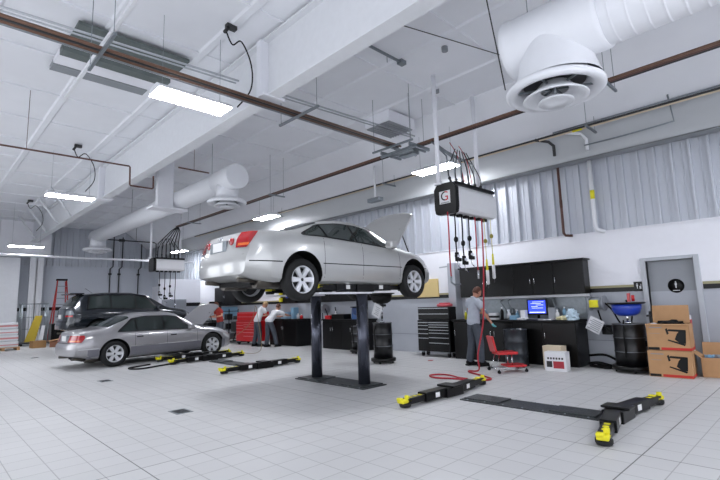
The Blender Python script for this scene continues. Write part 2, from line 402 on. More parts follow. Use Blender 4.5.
# ------------------------------------------------------------------ ducts
def spiral(b, x, z, y0, y1, r, pitch=.16, n=40):
    rings = []; y = y0
    while y <= y1:
        for f, e in ((.03, 0), (.06, 0), (.8, 0), (.86, 0), (.9, .007), (.95, .007)): rings.append(b.ring((x, y+pitch*f, z), (0, 1, 0), r+e, n))
        y += pitch
    b.skin(rings)
def diffuser(t, x, y, ztop, zrim, D, rneck):
    """conical round ceiling diffuser: neck, flared bowl and two inner cones"""
    M = Matrix.Translation((x, y, zrim)); H = ztop-zrim; R = D/2
    b = MB(); b.lathe([(rneck, H), (rneck, H*.45), (R*.86, .1), (R, .04), (R, .0), (R*.94, -.03), (R*.82, -.012), (rneck*.98, H*.30), (rneck*.95, H*.6), (rneck*.95, H)], 48, M); b.build('bowl', M_duct, t)
    b = MB(); b.lathe([(R*.30, .10), (R*.42, .02), (R*.66, -.075), (R*.66, -.09), (R*.58, -.08), (R*.40, -.02), (R*.28, .02)], 48, M); b.build('outer_cone', M_duct, t)
    b = MB(); b.lathe([(.001, -.06), (R*.2, -.07), (R*.36, -.12), (R*.36, -.135), (R*.2, -.11), (.001, -.1)], 40, M); b.build('inner_cone', M_duct, t)
    b = MB()
    for k in range(6):
        a = k*PI/3; b.box(R*.1, R*.80, -.008, .008, .03, .055, M @ Matrix.Rotation(a, 4, 'Z'))
    b.cyl((x, y, zrim-.08), (x, y, zrim+.25), .02, 8); b.build('spokes', M_galv, t)
    b = MB(); b.lathe([(.001, H*.38), (rneck*.93, H*.38)], 32, M); b.build('damper', M_dkpipe, t)
t = thing('round_duct', 'large near white spiral duct entering at the top right of the ceiling', 'duct')
b = MB(); spiral(b, 5.35, 4.62, YN+.05, 1.5, .35); b.build('spiral_pipe', M_duct, t)
b = MB(); b.skin([b.ring((5.35, y, 4.62), (0, 1, 0), r, 48) for y, r in ((1.42, .37), (1.47, .385), (2.42, .385), (2.46, .395), (2.52, .395), (2.54, .38))]); b.build('tee_body', M_duct, t)
b = MB(); b.lathe([(.38, 4.66), (.40, 4.4), (.44, 4.2), (.495, 4.02)], 40, Matrix.Translation((5.38, 2.02, 0))); b.build('tee_branch', M_duct, t)
diffuser(t, 5.38, 2.06, 4.22, 3.93, 1.12, .38)
for y, x in ((2.3, 5.35), (-.6, 5.35)):
    b = MB(); b.cyl((x, y, 5.0), (x, y, ZC), .006, 5); b.build('hanger_rod', M_galv, t)
t = thing('round_duct', 'long white round duct running from mid ceiling back to the far wall', 'duct')
b = MB(); b.cyl((6.0, 11.1, 4.95), (6.0, 23.9, 4.95), .31, 40); b.build('pipe', M_duct, t)
b = MB(); b.skin([b.ring((6.0, y, 4.95), (0, 1, 0), r, 40) for y, r in ((10.72, .325), (10.74, .34), (11.7, .34), (11.72, .32))]); b.build('end_cap', M_duct, t)
for y_, r_ in ((11.3, .30), (23.5, .33)): b = MB(); b.cyl((6, y_, 4.4), (6, y_, 4.85), r_, 32); b.build('drop_neck', M_duct, t)
diffuser(t, 6.0, 11.3, 4.5, 4.30, 1.05, .3); diffuser(t, 6.0, 23.5, 4.5, 4.27, 1.2, .33)
for y in (12.2, 15.5, 19):
    b = MB(); b.cyl((6, y, 5.2), (6, y, ZC), .008, 5); b.build('hanger_rod', M_galv, t)

# ------------------------------------------------------------------ pipe runs under the ceiling
def run_x(name, label, mats_, y, z, x0, x1, rads, gap=.075, cat='pipes', rack=()):
    t = thing(name, label, cat, (0, y, z))
    for k, (m, r) in enumerate(zip(mats_, rads)):
        b = MB(); b.cyl((x0, k*gap, 0), (x1, k*gap, 0), r, 10); b.build('pipe', m, t)
    for x in rack:
        b = MB(); b.box(x-.02, x+.02, -.55, .65, -.065, -.025); b.build('strut', M_galv, t)
        for yy in (-.5, .6): b = MB(); b.cyl((x, yy, -.06), (x, yy, ZC-z), .006, 5); b.build('hanger_rod', M_galv, t)
    return t
def run_y(name, label, mats_, x, z, y0, y1, rads, gap=.075, cat='pipes', rack=()):
    t = thing(name, label, cat, (x, 0, z))
    for k, (m, r) in enumerate(zip(mats_, rads)):
        b = MB(); b.cyl((k*gap, y0, 0), (k*gap, y1, 0), r, 10); b.build('pipe', m, t)
    for y in rack:
        b = MB(); b.box(-.15, .45, y-.02, y+.02, -.065, -.025); b.build('strut', M_galv, t)
        for xx in (-.1, .4): b = MB(); b.cyl((xx, y, -.06), (xx, y, ZC-z), .006, 5); b.build('hanger_rod', M_galv, t)
    return t
run_x('pipe_bundle', 'bundle of brown and grey pipes crossing the whole upper left ceiling', [M_copper, M_dkpipe, M_copper, M_galv], 6.5, 5.0, XL, 7.75, (.024, .02, .024, .018), .07, rack=(1.6, 4.9, 7.5))
run_y('pipe_bundle', 'brown pipe bundle running over the near hose reels to the top right', [M_copper, M_rust, M_dkpipe], 7.95, 5.0, YN, 19.4, (.026, .022, .022), .07, rack=(2.2, 6.3, 12, 18))
b = MB(); b.box(7.6, 8.3, 6.1, 6.15, 4.9, 4.97); b.box(7.6, 8.3, 6.95, 7.0, 4.9, 4.97); b.box(7.7, 7.75, 6, 7.1, 4.86, 4.92); b.cyl((7.85, 6.2, 4.88), (7.85, 6.9, 4.88), .04, 10); b.cyl((7.6, 6.55, 4.93), (8.35, 6.55, 4.93), .035, 10); b.box(7.95, 8.15, 6.3, 6.75, 4.84, 4.94)
tag(b.build('pipe_junction', M_galv), 'cluster of fittings where the two brown pipe bundles meet', 'pipe fitting')
t = run_y('pipe_run', 'copper and cream pipe run along the eave beam of the right wall', [M_dkpipe, mat('cream_pipe', '#c9b9a0', .5)], 9.95, 5.05, YN, 22, (.022, .028), .08, rack=(3.2, 9, 15))
b = MB(); b.cyl((.08, 3.35, .0), (.08, 3.55, 0), .036, 10); b.build('band', M_yellow, t)
b = MB(); b.tube([(0, 4.35, 0), (.35, 4.2, 0), (.38, 4.1, -.12), (.38, 4.1, -.36)], .035, 8); b.build('elbow', M_dkpipe, t)
b = MB(); b.tube([(.08, 3.7, 0), (.4, 3.5, 0), (.42, 3.4, -.15), (.42, 3.4, -.4)], .035, 8); b.build('elbow', M_steelw, t)
b = MB(); b.tube([(XW-.15, 4.2, 4.5), (XW-.15, 4.2, 3.0), (XW-.15, 4.2, 2.95), (XW-.05, 4.2, 2.9), (XW-.02, 4.05, 2.88)], .03, 10); b.cyl((XW-.15, 4.2, 3.55), (XW-.15, 4.2, 3.72), .034, 10)
tag(b.build('wall_pipe', M_rust), 'vertical copper-coloured pipe on the ribbed metal wall', 'pipe')
t = thing('wall_pipe', 'vertical white pipe with yellow label on the ribbed metal wall', 'pipe', (XW-.15, 3.5, 0))
b = MB(); b.tube([(0, 0, 4.5), (0, 0, 3.0), (.03, -.02, 2.93), (.1, -.15, 2.88)], .045, 12); b.build('pipe', M_steelw, t)
b = MB(); b.cyl((0, 0, 3.62), (0, 0, 3.82), .048, 12); b.build('label_band', M_yellow, t)
# copper line with the drop under the girder
b = MB(); b.tube([(XL+.02, 11.6, 4.9), (3.50, 11.4, 4.9), (3.52, 11.4, 4.88), (3.53, 11.4, 4.45), (3.55, 11.4, 4.43), (4.05, 11.4, 4.43), (4.07, 11.4, 4.45), (4.07, 11.4, 4.75)], .02, 8); b.tube([(4.5, 10.95, 4.95), (5.3, 10.95, 4.95)], .02, 8); b.cyl((1.5, 11.5, 4.9), (1.5, 11.5, ZC-.03), .006, 5); b.cyl((4.9, 10.95, 4.95), (4.9, 10.95, ZC-.03), .006, 5)
tag(b.build('copper_pipe', M_rust), 'thin copper pipe stepping down below the deep girder', 'pipe')
b = MB(); b.cyl((XL, 24, 3.94), (XW, 24, 3.94), .05, 10); tag(b.build('cross_rail', M_steelw), 'long thin white horizontal rail crossing in front of the far wall', 'rail')
# thin dark verticals on the far wall
for i, (x, z0) in enumerate(((8.35, 1.5), (8.85, 1.5), (9.95, 1.5))):
    b = MB(); b.tube([(x+.15, YB-.12, 5.9), (x+.15, YB-.12, 4.1), (x, YB-.12, 3.95), (x, YB-.12, 0)], .035, 8); b.box(x-.08, x+.08, YB-.17, YB-.07, 3.6, 3.7)
    tag(b.build('far_pipe', M_dkpipe), 'dark vertical pipe on the far wall, %s of three' % ('leftmost', 'middle', 'rightmost')[i], 'pipe', 'dark pipes on the far wall')
b = MB(); b.cyl((8.0, 24.5, 4.95), (8.0, 24.5, ZC), .01, 6); b.tube([(6.6, 24.5, 4.95), (8.9, 24.5, 4.95), (9.0, 24.5, 4.9), (9.0, 24.5, 4.0)], .03, 8); b.cyl((7.2, 24.5, 4.95), (7.45, 24.5, 4.95), .07, 8)
tag(b.build('far_conduit', M_dkpipe), 'dark horizontal conduit beyond the long duct', 'conduit')
# ceiling cables and wires
for k, (pts, lab) in enumerate((([(.9, 5.1, 6.1), (4.0, 4.7, 6.1)], 'thin cable along the upper left ceiling'),
                                ([(4.4, 5.0, 6.18), (9.0, 3.6, 6.15)], 'thin dark cable crossing the ceiling toward the near duct'),
                                ([(4.6, 2.6, 6.2), (5.8, 2.9, 4.4)], 'thin slanting wire left of the near duct'))):
    b = MB(); b.tube(pts, .009, 5); tag(b.build('ceiling_cable', M_dkpipe), lab, 'cable')
b = MB(); b.cyl((XL+.01, 8.06, 5.85), (9.3, 7.3, 5.85), .02, 8); b.cyl((XL+.01, 8.18, 5.85), (9.3, 7.42, 5.85), .016, 8); tag(b.build('conduit_pair', mat('conduit_grey', '#b4b8bd', .4, .3)), 'pair of slim white conduits just above the brown pipe bundle', 'conduit')
b = MB(); b.box(1.75, 1.80, 5.5, 9.5, 5.4, 5.46); tag(b.build('unistrut', M_steelw), 'slim white strut hanging below the louvered ceiling opening', 'strut')
b = MB(); b.cyl((10.1, 0.9, 5.15), (10.1, 4.0, 5.15), .02, 8); b.tube([(10.2, 1.8, 5.3), (10.2, 1.75, 4.75), (10.2, 2.6, 4.72), (10.2, 3.4, 4.72)], .018, 8)
tag(b.build('thin_conduit', M_galv), 'thin grey conduit bent along the eave beam at upper right', 'conduit')
b = MB(); b.tube([(7.0, -.5, 5.9), (7.0, .9, 5.85), (7.0, .98, 5.8), (7.0, 1.0, 5.1)], .02, 8); tag(b.build('bent_conduit', M_galv), 'grey conduit bent down behind the near spiral duct', 'conduit')

# ------------------------------------------------------------------ hose reel banks
def text_mesh(name, s, size, m, parent, loc, rot, ext=.002):
    c = bpy.data.curves.new(name, 'FONT'); c.body = s; c.size = size; c.extrude = ext; c.align_x = 'CENTER'; c.align_y = 'CENTER'
    o = bpy.data.objects.new(name, c); COL.objects.link(o)
    dg = bpy.context.evaluated_depsgraph_get(); dg.update()
    me = bpy.data.meshes.new_from_object(o.evaluated_get(dg)); bpy.data.objects.remove(o)
    me.materials.clear(); me.materials.append(m)
    o = bpy.data.objects.new(name, me); COL.objects.link(o); o.parent = parent; o.location = loc; o.rotation_euler = rot
    return o
def reel_bank(x, y, z, L, H, D, label, poleh):
    t = thing('hose_reel_bank', label, 'hose reel', (x, y, z))
    b = MB(); prof = [(-D/2, .08), (-D/2+.05, .0), (D/2-.05, 0), (D/2, .08), (D/2, H-.12), (D/2-.08, H-.02), (-D/2+.08, H-.02), (-D/2, H-.12)]
    b.prism(prof, .05, L, 'x'); b.build('housing', mat('reel_white', '#e6e7ea', .35), t)
    b = MB(); y_, c_ = D/2+.03, .09; b.prism([(-y_+c_, -.05), (y_-c_, -.05), (y_-.02, -.02), (y_, c_), (y_, H-c_), (y_-c_, H+.02), (-y_+c_, H+.02), (-y_, H-c_), (-y_, c_), (-y_+.02, -.02)], -.05, .06, 'x'); bmesh.ops.bevel(b.bm, geom=list(b.bm.edges), offset=.012, segments=2, affect='EDGES'); b.build('end_cap', M_black, t)
    b = MB(); b.bbox(.05, L+.01, -D/2+.02, D/2-.02, H-.03, H+.04, .01); b.build('top_rail', M_black, t)
    n = 6
    for k in range(n):
        xx = .2+(L-.35)*k/(n-1)
        b = MB(); b.cyl((xx, -.03, H+.02), (xx, .03, H+.16), .022, 8); b.sph((xx, .03, H+.17), .035); b.tube([(xx, .03, H+.17), (xx+.02, .05, H+.4), (x*0+L*.5+(xx-L*.5)*.35, .1, H+.9)], .012, 6, 4); b.build('swivel', M_dkpipe, t)
        b = MB(); b.bbox(xx-.055, xx+.055, -.05, .05, -.06, .01, .008); b.build('hose_guide', M_black, t)
    for xx in (-.02, L-.05):
        b = MB(); b.cyl((xx, .15, H), (xx, .15, poleh-z), .047, 12); b.bbox(xx-.08, xx+.08, .07, .23, H, H+.05, .01); b.build('pole', M_white, t)
    return t
t = reel_bank(7.66, 5.28, 3.26, 1.56, .58, .48, 'white hose reel bank with black ends hanging near the camera from two white poles', ZC)
b = MB(); b.box(-.056, -.05, -.13, .13, .17, .43); b.build('emblem_plate', M_cardw, t)
g_ = text_mesh('emblem_letter', 'G', .27, M_black, t, (-.06, 0, .315), (PI/2, 0, -PI/2))
bm_ = bmesh.new(); bm_.from_mesh(g_.data); bmesh.ops.bisect_plane(bm_, geom=bm_.verts[:]+bm_.edges[:]+bm_.faces[:], plane_co=(.01, 0, 0), plane_no=(1, 0, 0))
for f_ in bm_.faces: f_.material_index = 1 if f_.calc_center_median().x > .01 else 0
bm_.to_mesh(g_.data); bm_.free(); g_.data.materials.append(M_red)
b = MB(); b.box(-.058, -.056, -.1, .1, .185, .195); b.build('emblem_line', M_blackm, t)
t = reel_bank(7.0, 19.4, 3.07, 1.24, .50, .5, 'white hose reel bank far back above the dark car', ZC-.5)
# fluid lines falling from the bundle to the near reels
b = MB()
for k in range(5):
    x = 7.95+k*.07; b.tube([(8.02+k*.03, 5.85, 5.0), (x, 5.6, 4.75), (7.85+k*.25, 5.35, 4.5), (7.86+k*.25, 5.33, 4.05)], .017, 6)
tag(b.build('supply_lines', M_galv), 'fan of metal supply lines above the near hose reel bank', 'pipes')
for k, (c, n) in enumerate(((M_redhose, 'left'), (M_redhose, 'right'))):
    b = MB(); b.tube([(8.3+k*.35, 5.55, 4.95), (8.35+k*.35, 5.4, 4.6), (8.45+k*.3, 5.33, 4.02)], .009, 6, 5); tag(b.build('supply_hose', c), 'short red supply hose above the near reel bank, the %s one' % n, 'hose')
b = MB()
for k in range(6): b.tube([(8.0, 19.35, 5.0), (7.75+k*.07, 19.38, 4.8), (7.2+k*.17, 19.4, 4.2), (7.2+k*.17, 19.4, 3.6)], .02, 6)
tag(b.build('supply_lines', M_dkpipe), 'fan of dark supply lines above the far hose reel bank', 'pipes')
# hanging hoses under the near bank
def hang_hose(x, y, z0, z1, m, label, end='gun', cat='hose', grp='hoses under the near reel bank', r=.014):
    t = thing('hanging_hose', label, cat, (x, y, z0), 0, grp)
    L = z0-z1
    b = MB(); b.tube([(0, 0, 0), (.004, 0, -L*.35), (-.006, .003, -L*.7), (0, 0, -L)], r, 7, 5); b.build('hose', m, t)
    if end == 'gun':
        b = MB(); b.sph((0, 0, -L+.28), .045, sz=1.4); b.build('stop_ball', M_blackm, t)
        b = MB(); b.bbox(-.035, .035, -.03, .03, -L-.16, -L+.02, .01); b.bbox(-.015, .13, -.025, .025, -L-.16, -L-.09, .01); b.build('grip', M_blackm, t)
        b = MB(); b.tube([(0, 0, -L-.14), (.04, 0, -L-.26), (.12, 0, -L-.3)], .012, 6); b.box(-.03, .06, -.035, .035, -L-.08, -L-.03); b.build('nozzle', M_chrome, t)
    elif end == 'coupler':
        b = MB(); b.cyl((0, 0, -L+.02), (0, 0, -L-.16), .022, 10); b.build('coupler', M_chrome, t)
    elif end == 'hook':
        b = MB(); b.tube([(0, 0, -L), (0, 0, -L-.12), (.1, 0, -L-.16), (.3, 0, -L-.15)], .02, 8); b.build('hook_tube', M_galv, t)
    return t
hang_hose(7.56, 5.2, 3.24, 1.95, M_redhose, 'thin red hose at the left end of the reel bank ending in a bent tube', 'hook')
hang_hose(7.80, 5.2, 3.24, 2.42, M_blackm, 'black fluid hose with a dispensing gun, left of the three')
hang_hose(8.05, 5.2, 3.24, 2.36, M_blackm, 'black fluid hose with a dispensing gun, middle of the three')
hang_hose(8.30, 5.2, 3.24, 2.48, M_blackm, 'black fluid hose with a dispensing gun, right of the three')
hang_hose(8.56, 5.2, 3.24, 2.08, M_redhose, 'thin red hose with a short coupler beside the long red hose', 'coupler')
# long red air hose to the floor and across to the technician's feet
b = MB(); b.tube([(8.83, 5.2, 3.24), (8.80, 5.2, 2.4), (8.76, 5.22, 1.7), (8.70, 5.25, 1.0), (8.5, 5.3, .35), (8.5, 5.3, .05), (8.44, 5.5, .02), (8.28, 5.35, .02), (8.0, 4.85, .02), (7.8, 4.62, .02), (7.55, 4.72, .02), (7.5, 4.95, .02), (7.45, 5.25, .02), (7.35, 5.55, .02), (7.5, 5.8, .02), (7.72, 5.75, .02), (7.75, 5.5, .02), (7.62, 5.2, .02), (7.6, 5.0, .02)], .016, 8, 6)
tag(b.build('air_hose', M_redhose), 'long red air hose hanging beside the technician and coiling on the floor', 'hose')
for k, (x, z, n) in enumerate(((8.93, 2.03, 'left'), (9.20, 2.16, 'right'))):
    t = thing('drop_light', 'white and yellow drop light on a yellow cord, the %s of the pair' % n, 'work light', (x, 5.2, z), 0, 'hanging drop lights')
    b = MB(); b.cyl((0, 0, .3), (0, 0, 3.25-z), .008, 6); b.build('cord', mat('yellow_cord', '#c9bd6a', .6), t)
    b = MB(); b.cyl((0, 0, .06), (0, 0, .32), .028, 10, .018); b.build('handle', M_yellow, t)
    b = MB(); b.cyl((0, 0, -.2), (0, 0, .08), .034, 12); b.sph((0, 0, -.2), .034); b.build('lamp_tube', M_cardw, t)
    b = MB(); b.tube([(0, 0, -.23), (.02, 0, -.27), (.0, 0, -.31), (-.02, 0, -.28)], .006, 5); b.build('hook', M_dkpipe, t)
    b = MB(); b.sph((0, 0, .72), .04, sz=1.3); b.build('stop_ball', mat('olive', '#8c8432', .5), t)
for k in range(4):
    t = hang_hose(7.3+k*.22, 19.4, 3.05, (2.2, 2.05, 2.15, 1.7)[k], M_blackm, 'black hose below the far reel bank, number %s from the left' % ('one', 'two', 'three', 'four')[k], 'gun' if k < 3 else 'coupler', grp='hoses under the far reel bank')

# ------------------------------------------------------------------ lifts
M_decal = mat('decal_white', '#e6e6e6', .5)
def arm_set(parent, y, z, yaw=(0, 0, 0, 0), k_=.84):
    """the yoke and its two telescoping arms, running along x, with yellow pads"""
    b = MB(); b.bbox(-.22, .22, y-.12, y+.12, z, z+.14, .012); b.bbox(-.12, .12, y-.16, y+.16, z+.14, z+.17, .01); yoke = b.build('yoke', M_black, parent)
    for s, ya in ((-1, yaw[0]), (1, yaw[1])):
        M = Matrix.Translation((s*.18, y, z)) @ Matrix.Rotation(ya, 4, 'Z')
        b = MB(); b.mat(0).bbox(min(0, s*.62*k_), max(0, s*.62*k_), -.085, .085, .02, .15, .01, M)
        b.bbox(min(s*.5*k_, s*1.08*k_), max(s*.5*k_, s*1.08*k_), -.06, .06, .035, .125, .008, M)
        b.mat(1)
        for k in range(3): b.box(min(s*(.66+k*.13)*k_, s*(.72+k*.13)*k_), max(s*(.66+k*.13)*k_, s*(.72+k*.13)*k_), -.03, .03, .125, .129, M)
        b.mat(2).box(min(s*.2, s*.30), max(s*.2, s*.30), -.088, -.084, .05, .12, M)
        arm = b.build('arm', [M_black, M_yellow, M_decal], parent)
        b = MB(); e = s*1.08*k_
        b.lathe([(0, .01), (.075, .01), (.085, .03), (.085, .06), (0, .06)], 20, M @ Matrix.Translation((e, 0, 0))); b.build('pad_base', M_rubber, arm)
        b = MB(); b.bbox(e-.11, e+.09, -.06, .06, .065, .115, .015, M); b.bbox(e-.02, e+.03, -.06, .0, .11, .17, .012, M); b.bbox(e-.12, e-.05, -.02, .06, .10, .14, .012, M); b.build('rubber_pad', M_yellow, arm)
def ground_plate(parent, y0, y1, w=.22):
    b = MB(); b.mat(0).bbox(-w, w, y0, y1, 0, .018, .004); b.bbox(-w+.04, w-.04, y0+.05, y0+.62, .018, .04, .006); b.bbox(-w+.04, w-.04, y1-.62, y1-.05, .018, .04, .006)
    b.mat(1)
    for k in range(7):
        yy = y0+.12+(y1-y0-.24)*k/6
        for s in (-1, 1): b.cyl((s*(w-.022), yy, .016), (s*(w-.022), yy, .026), .013, 8)
    b.build('ground_plate', [M_steelplate, M_galv], parent)
t = thing('vehicle_lift', 'lowered in-ground lift with yellow pads in the right foreground', 'lift', (6.22, 3.15, 0))
ground_plate(t, -1.0, .95); arm_set(t, 1.28, .0, (R_(0), R_(6))); arm_set(t, -1.16, .0, (R_(12), R_(-8)), .9)
t = thing('vehicle_lift', 'lowered in-ground lift between the two cars at left', 'lift', (6.25, 11.3, 0))
ground_plate(t, -1.0, 1.0); arm_set(t, -1.42, .0, (R_(6), R_(6))); arm_set(t, 1.42, .0, (R_(6), R_(6)))
t = thing('vehicle_lift', 'lowered in-ground lift partly under the grey car', 'lift', (6.3, 15.0, 0))
ground_plate(t, -.9, .9); arm_set(t, -1.32, .0, (R_(3), R_(4)))
t = thing('vehicle_lift', 'raised in-ground lift with two steel posts carrying the silver car', 'lift', (5.99, 6.8, 0))
ground_plate(t, -.95, 1.02, .3)
for y in (-.68, .68):
    b = MB(); b.cyl((0, y, 0), (0, y, 1.66), .108, 40); b.cyl((0, y, 0), (0, y, .035), .15, 32); b.build('post', M_post, t)
    b = MB(); b.box(-1.12, .14, y-.13, y+.13, 1.655, 1.685); b.build('top_plate', M_white, t)
arm_set(t, -.68, 1.69, (R_(2), R_(-3))); arm_set(t, .68, 1.69, (R_(-2), R_(3)))
t = thing('vehicle_lift', 'partly raised lift under the dark car', 'lift', (5.9, 19.0, 0))
for y in (-.68, .68):
    b = MB(); b.cyl((0, y, 0), (0, y, .50), .108, 20); b.build('post', M_post, t)
arm_set(t, -.68, .50); arm_set(t, .68, .50)

# ------------------------------------------------------------------ cars
def prof(pts, s=.05):
    xs = [p[0] for p in pts]; ys = [p[1] for p in pts]
    def f(x):
        return sum(wt*np.interp(x+d*s, xs, ys) for d, wt in ((-2, .1), (-1, .2), (0, .4), (1, .2), (2, .1)))
    return f
def lerp(a, b, t): return a+(b-a)*t
class Car:
    def __init__(s, P):
        s.P = P; s.L = P['L']; s.zt = prof(P['zt'], .04); s.belt = prof(P['belt']); s.wr = prof(P['wr'], .07); s.W = prof(P['W'], .03); s.zb = prof(P['zb'])
        s.xr = prof(P['xr'], .015)
    def section(s, x):
        W, zb, bl, zt, wr = s.W(x), s.zb(x), s.belt(x), s.zt(x), s.wr(x)
        bl = min(bl, zt-.03); a, c = zb+.14, bl-.05
        zr = lerp(bl, zt, s.P.get('kr', .80)); wr = min(wr, .93*W)
        v = [(0, zb), (.5*W, zb), (.86*W, zb+.005), (.95*W, zb+.05), (.985*W, zb+.14), (W, lerp(a, c, .35)), (W, lerp(a, c, .6)), (.99*W, lerp(a, c, .82)), (.97*W, c), (.945*W, bl)]
        for k in range(1, 6): v.append((lerp(.945*W, wr, k/5), lerp(bl, zr, k/5)+.012*math.sin(PI*k/5)))
        v += [(wr-.04, lerp(zr, zt, .42)), (wr*.84, lerp(zr, zt, .72)), (wr*.58, lerp(zr, zt, .92)), (wr*.3, lerp(zr, zt, .985)), (0, zt)]
        return v
    def shift(s, x, y, z):
        L = s.L; q = abs(y)/.9
        if x < .9:
            x += (s.xr(z)+s.P.get('rb', .16)*q**3.5)*(1-x/.9)**2
        if x > L-.9:
            k = (x-(L-.9))/.9; x -= (.34*q**3+.04*max(0, z-.5))*k*k
        return Vector((x, y, z))
    def pt(s, x, v, side=1):
        sec = s.section(x); i = min(int(v), len(sec)-2); t = v-i
        return s.shift(x, side*lerp(sec[i][0], sec[i+1][0], t), lerp(sec[i][1], sec[i+1][1], t))
    def side(s, x, z, side=1):
        sec = s.section(x)[2:10]; zs = [p[1] for p in sec]; ys = [p[0] for p in sec]
        return s.shift(x, side*float(np.interp(z, zs, ys)), z)
    def body(s, mats):
        b = MB(); xs = list(np.linspace(0, s.L, 97)); rows = []
        for x in xs:
            sec = s.section(x); n = len(sec)
            R = [s.shift(x, y, z) for y, z in sec]; Lf = [s.shift(x, -y, z) for y, z in sec[1:-1]]
            rows.append(R+Lf[::-1])
        V = [[b.bm.verts.new(p) for p in r] for r in rows]; N = len(V[0])
        for i in range(len(V)-1):
            for j in range(N):
                f = b._f([V[i][j], V[i][(j+1) % N], V[i+1][(j+1) % N], V[i+1][j]], True)
        n = len(s.section(0)); seg = 10
        for i, x in ((0, 0), (-1, s.L)):
            prev = None
            sec = s.section(x)
            for j in range(1, n-1):
                y, z = sec[j]; row = [V[i][j]]
                for k in range(1, seg): yy = lerp(y, -y, k/seg); row.append(b.bm.verts.new(s.shift(x, yy, z)))
                row.append(V[i][N-j])
                if prev:
                    for k in range(seg): b._f([prev[k], prev[k+1], row[k+1], row[k]], True)
                else:
                    for k in range(seg):
                        if k == seg//2-0: pass
                    b._f([V[i][0]]+row, False)
                prev = row
            b._f([V[i][n-1]]+prev, True)
        return b
    def patch(s, x0, x1, v0, v1, side=1, off=.006, nx=14, nv=5, fx=None):
        """grid on the skin; fx(t,v01) may bend the x range"""
        rows = []
        for i in range(nx+1):
            row = []
            for j in range(nv+1):
                vv = lerp(v0, v1, j/nv); xx = fx(i/nx, j/nv) if fx else lerp(x0, x1, i/nx)
                p = s.pt(xx, vv, side); e = .01
                a = s.pt(xx+e, vv, side)-s.pt(xx-e, vv, side); c = s.pt(xx, min(vv+.05, 18.99), side)-s.pt(xx, max(vv-.05, 0), side)
                nrm = a.cross(c)
                if nrm.length > 0: nrm.normalize()
                cen = Vector((p.x, 0, .7)); 
                if nrm.dot(p-cen) < 0: nrm = -nrm
                row.append(p+nrm*off)
            rows.append(row)
        return rows
    def spatch(s, x0, x1, z0, z1, side=1, off=.005, nx=10, nz=3):
        return [[s.side(lerp(x0, x1, i/nx), lerp(z0, z1, j/nz), side)+Vector((0, side*off, 0)) for j in range(nz+1)] for i in range(nx+1)]
    def plan(s, u, z, side=1):
        w0 = abs(s.side(0, z).y)
        if u <= w0: return s.shift(0, side*u, z)
        return s.side(u-w0, z, side)
    def rpatch(s, f0, f1, z0, z1, side=1, off=.006, nu=12, nz=8, fr=None, front=False):
        rows = []
        for j in range(nz+1):
            z = lerp(z0, z1, j/nz); u0 = f0(j/nz) if callable(f0) else f0; u1 = f1(j/nz) if callable(f1) else f1; row = []
            for i in range(nu+1):
                u = lerp(u0, u1, i/nu); p = s.plan(u, z, side); q = s.plan(u+.02, z, side)-s.plan(max(u-.02, 0), z, side)
                nrm = Vector((-abs(q.y), side*abs(q.x), 0)); nrm = nrm.normalized() if nrm.length else Vector((-1, 0, 0))
                row.append(p+nrm*off)
            rows.append(row)
        return rows
def solid(b, rows, d, c=None):
    """gives a patch thickness inward"""
    b.grid(rows); return b
def wheel(name, parent, x, y, z, side, R=.325, w=.21, spokes=6, wide=.5):
    """tyre with the rim as its child; side = +1 faces +y, -1 faces -y"""
    M = Matrix.Translation((x, y, z)) @ Matrix.Rotation(-side*PI/2, 4, 'X')
    b = MB(); h = w/2
    b.lathe([(R*.66, -h*.8), (R*.80, -h), (R*.95, -h*.9), (R, -h*.6), (R, h*.6), (R*.95, h*.9), (R*.80, h), (R*.66, h*.85), (R*.655, h*.6), (R*.655, -h*.6), (R*.66, -h*.8)], 44, M)
    for k in range(3): b.lathe([(R*1.001, -h*.4+k*h*.4-.004), (R*.985, -h*.4+k*h*.4), (R*1.001, -h*.4+k*h*.4+.004)], 44, M)
    ty = b.build('tyre', M_rubber, parent)
    b = MB(); b.lathe([(R*.66, h*.84), (R*.63, h*.86), (R*.60, h*.6), (R*.58, -h*.7), (R*.66, -h*.8)], 44, M)
    b.lathe([(.001, h*.62), (R*.16, h*.62), (R*.2, h*.5), (R*.2, h*.1)], 24, M)
    for k in range(spokes):
        a = 2*PI*k/spokes; K = M @ Matrix.Rotation(a, 4, 'Z')
        w0, w1 = R*.12*wide*2, R*.17*wide*2
        p = [(R*.12, -w0, h*.62), (R*.62, -w1, h*.76), (R*.62, w1, h*.76), (R*.12, w0, h*.62)]
        V = [b.bm.verts.new(K @ Vector(q)) for q in p]; U = [b.bm.verts.new(K @ Vector((q[0], q[1]*1.2, q[2]-.03))) for q in p]
        b._f(V); b._f(U[::-1])
        for i in range(4): b._f([V[i], V[(i+1) % 4], U[(i+1) % 4], U[i]])
    b.build('rim', M_alloy, ty)
    b = MB(); b.lathe([(.001, -h*.1), (R*.58, -h*.1)], 32, M); b.lathe([(.001, h*.66), (R*.07, h*.66), (R*.08, h*.6)], 16, M); b.build('brake_disc', M_dkpipe, ty)
    return ty
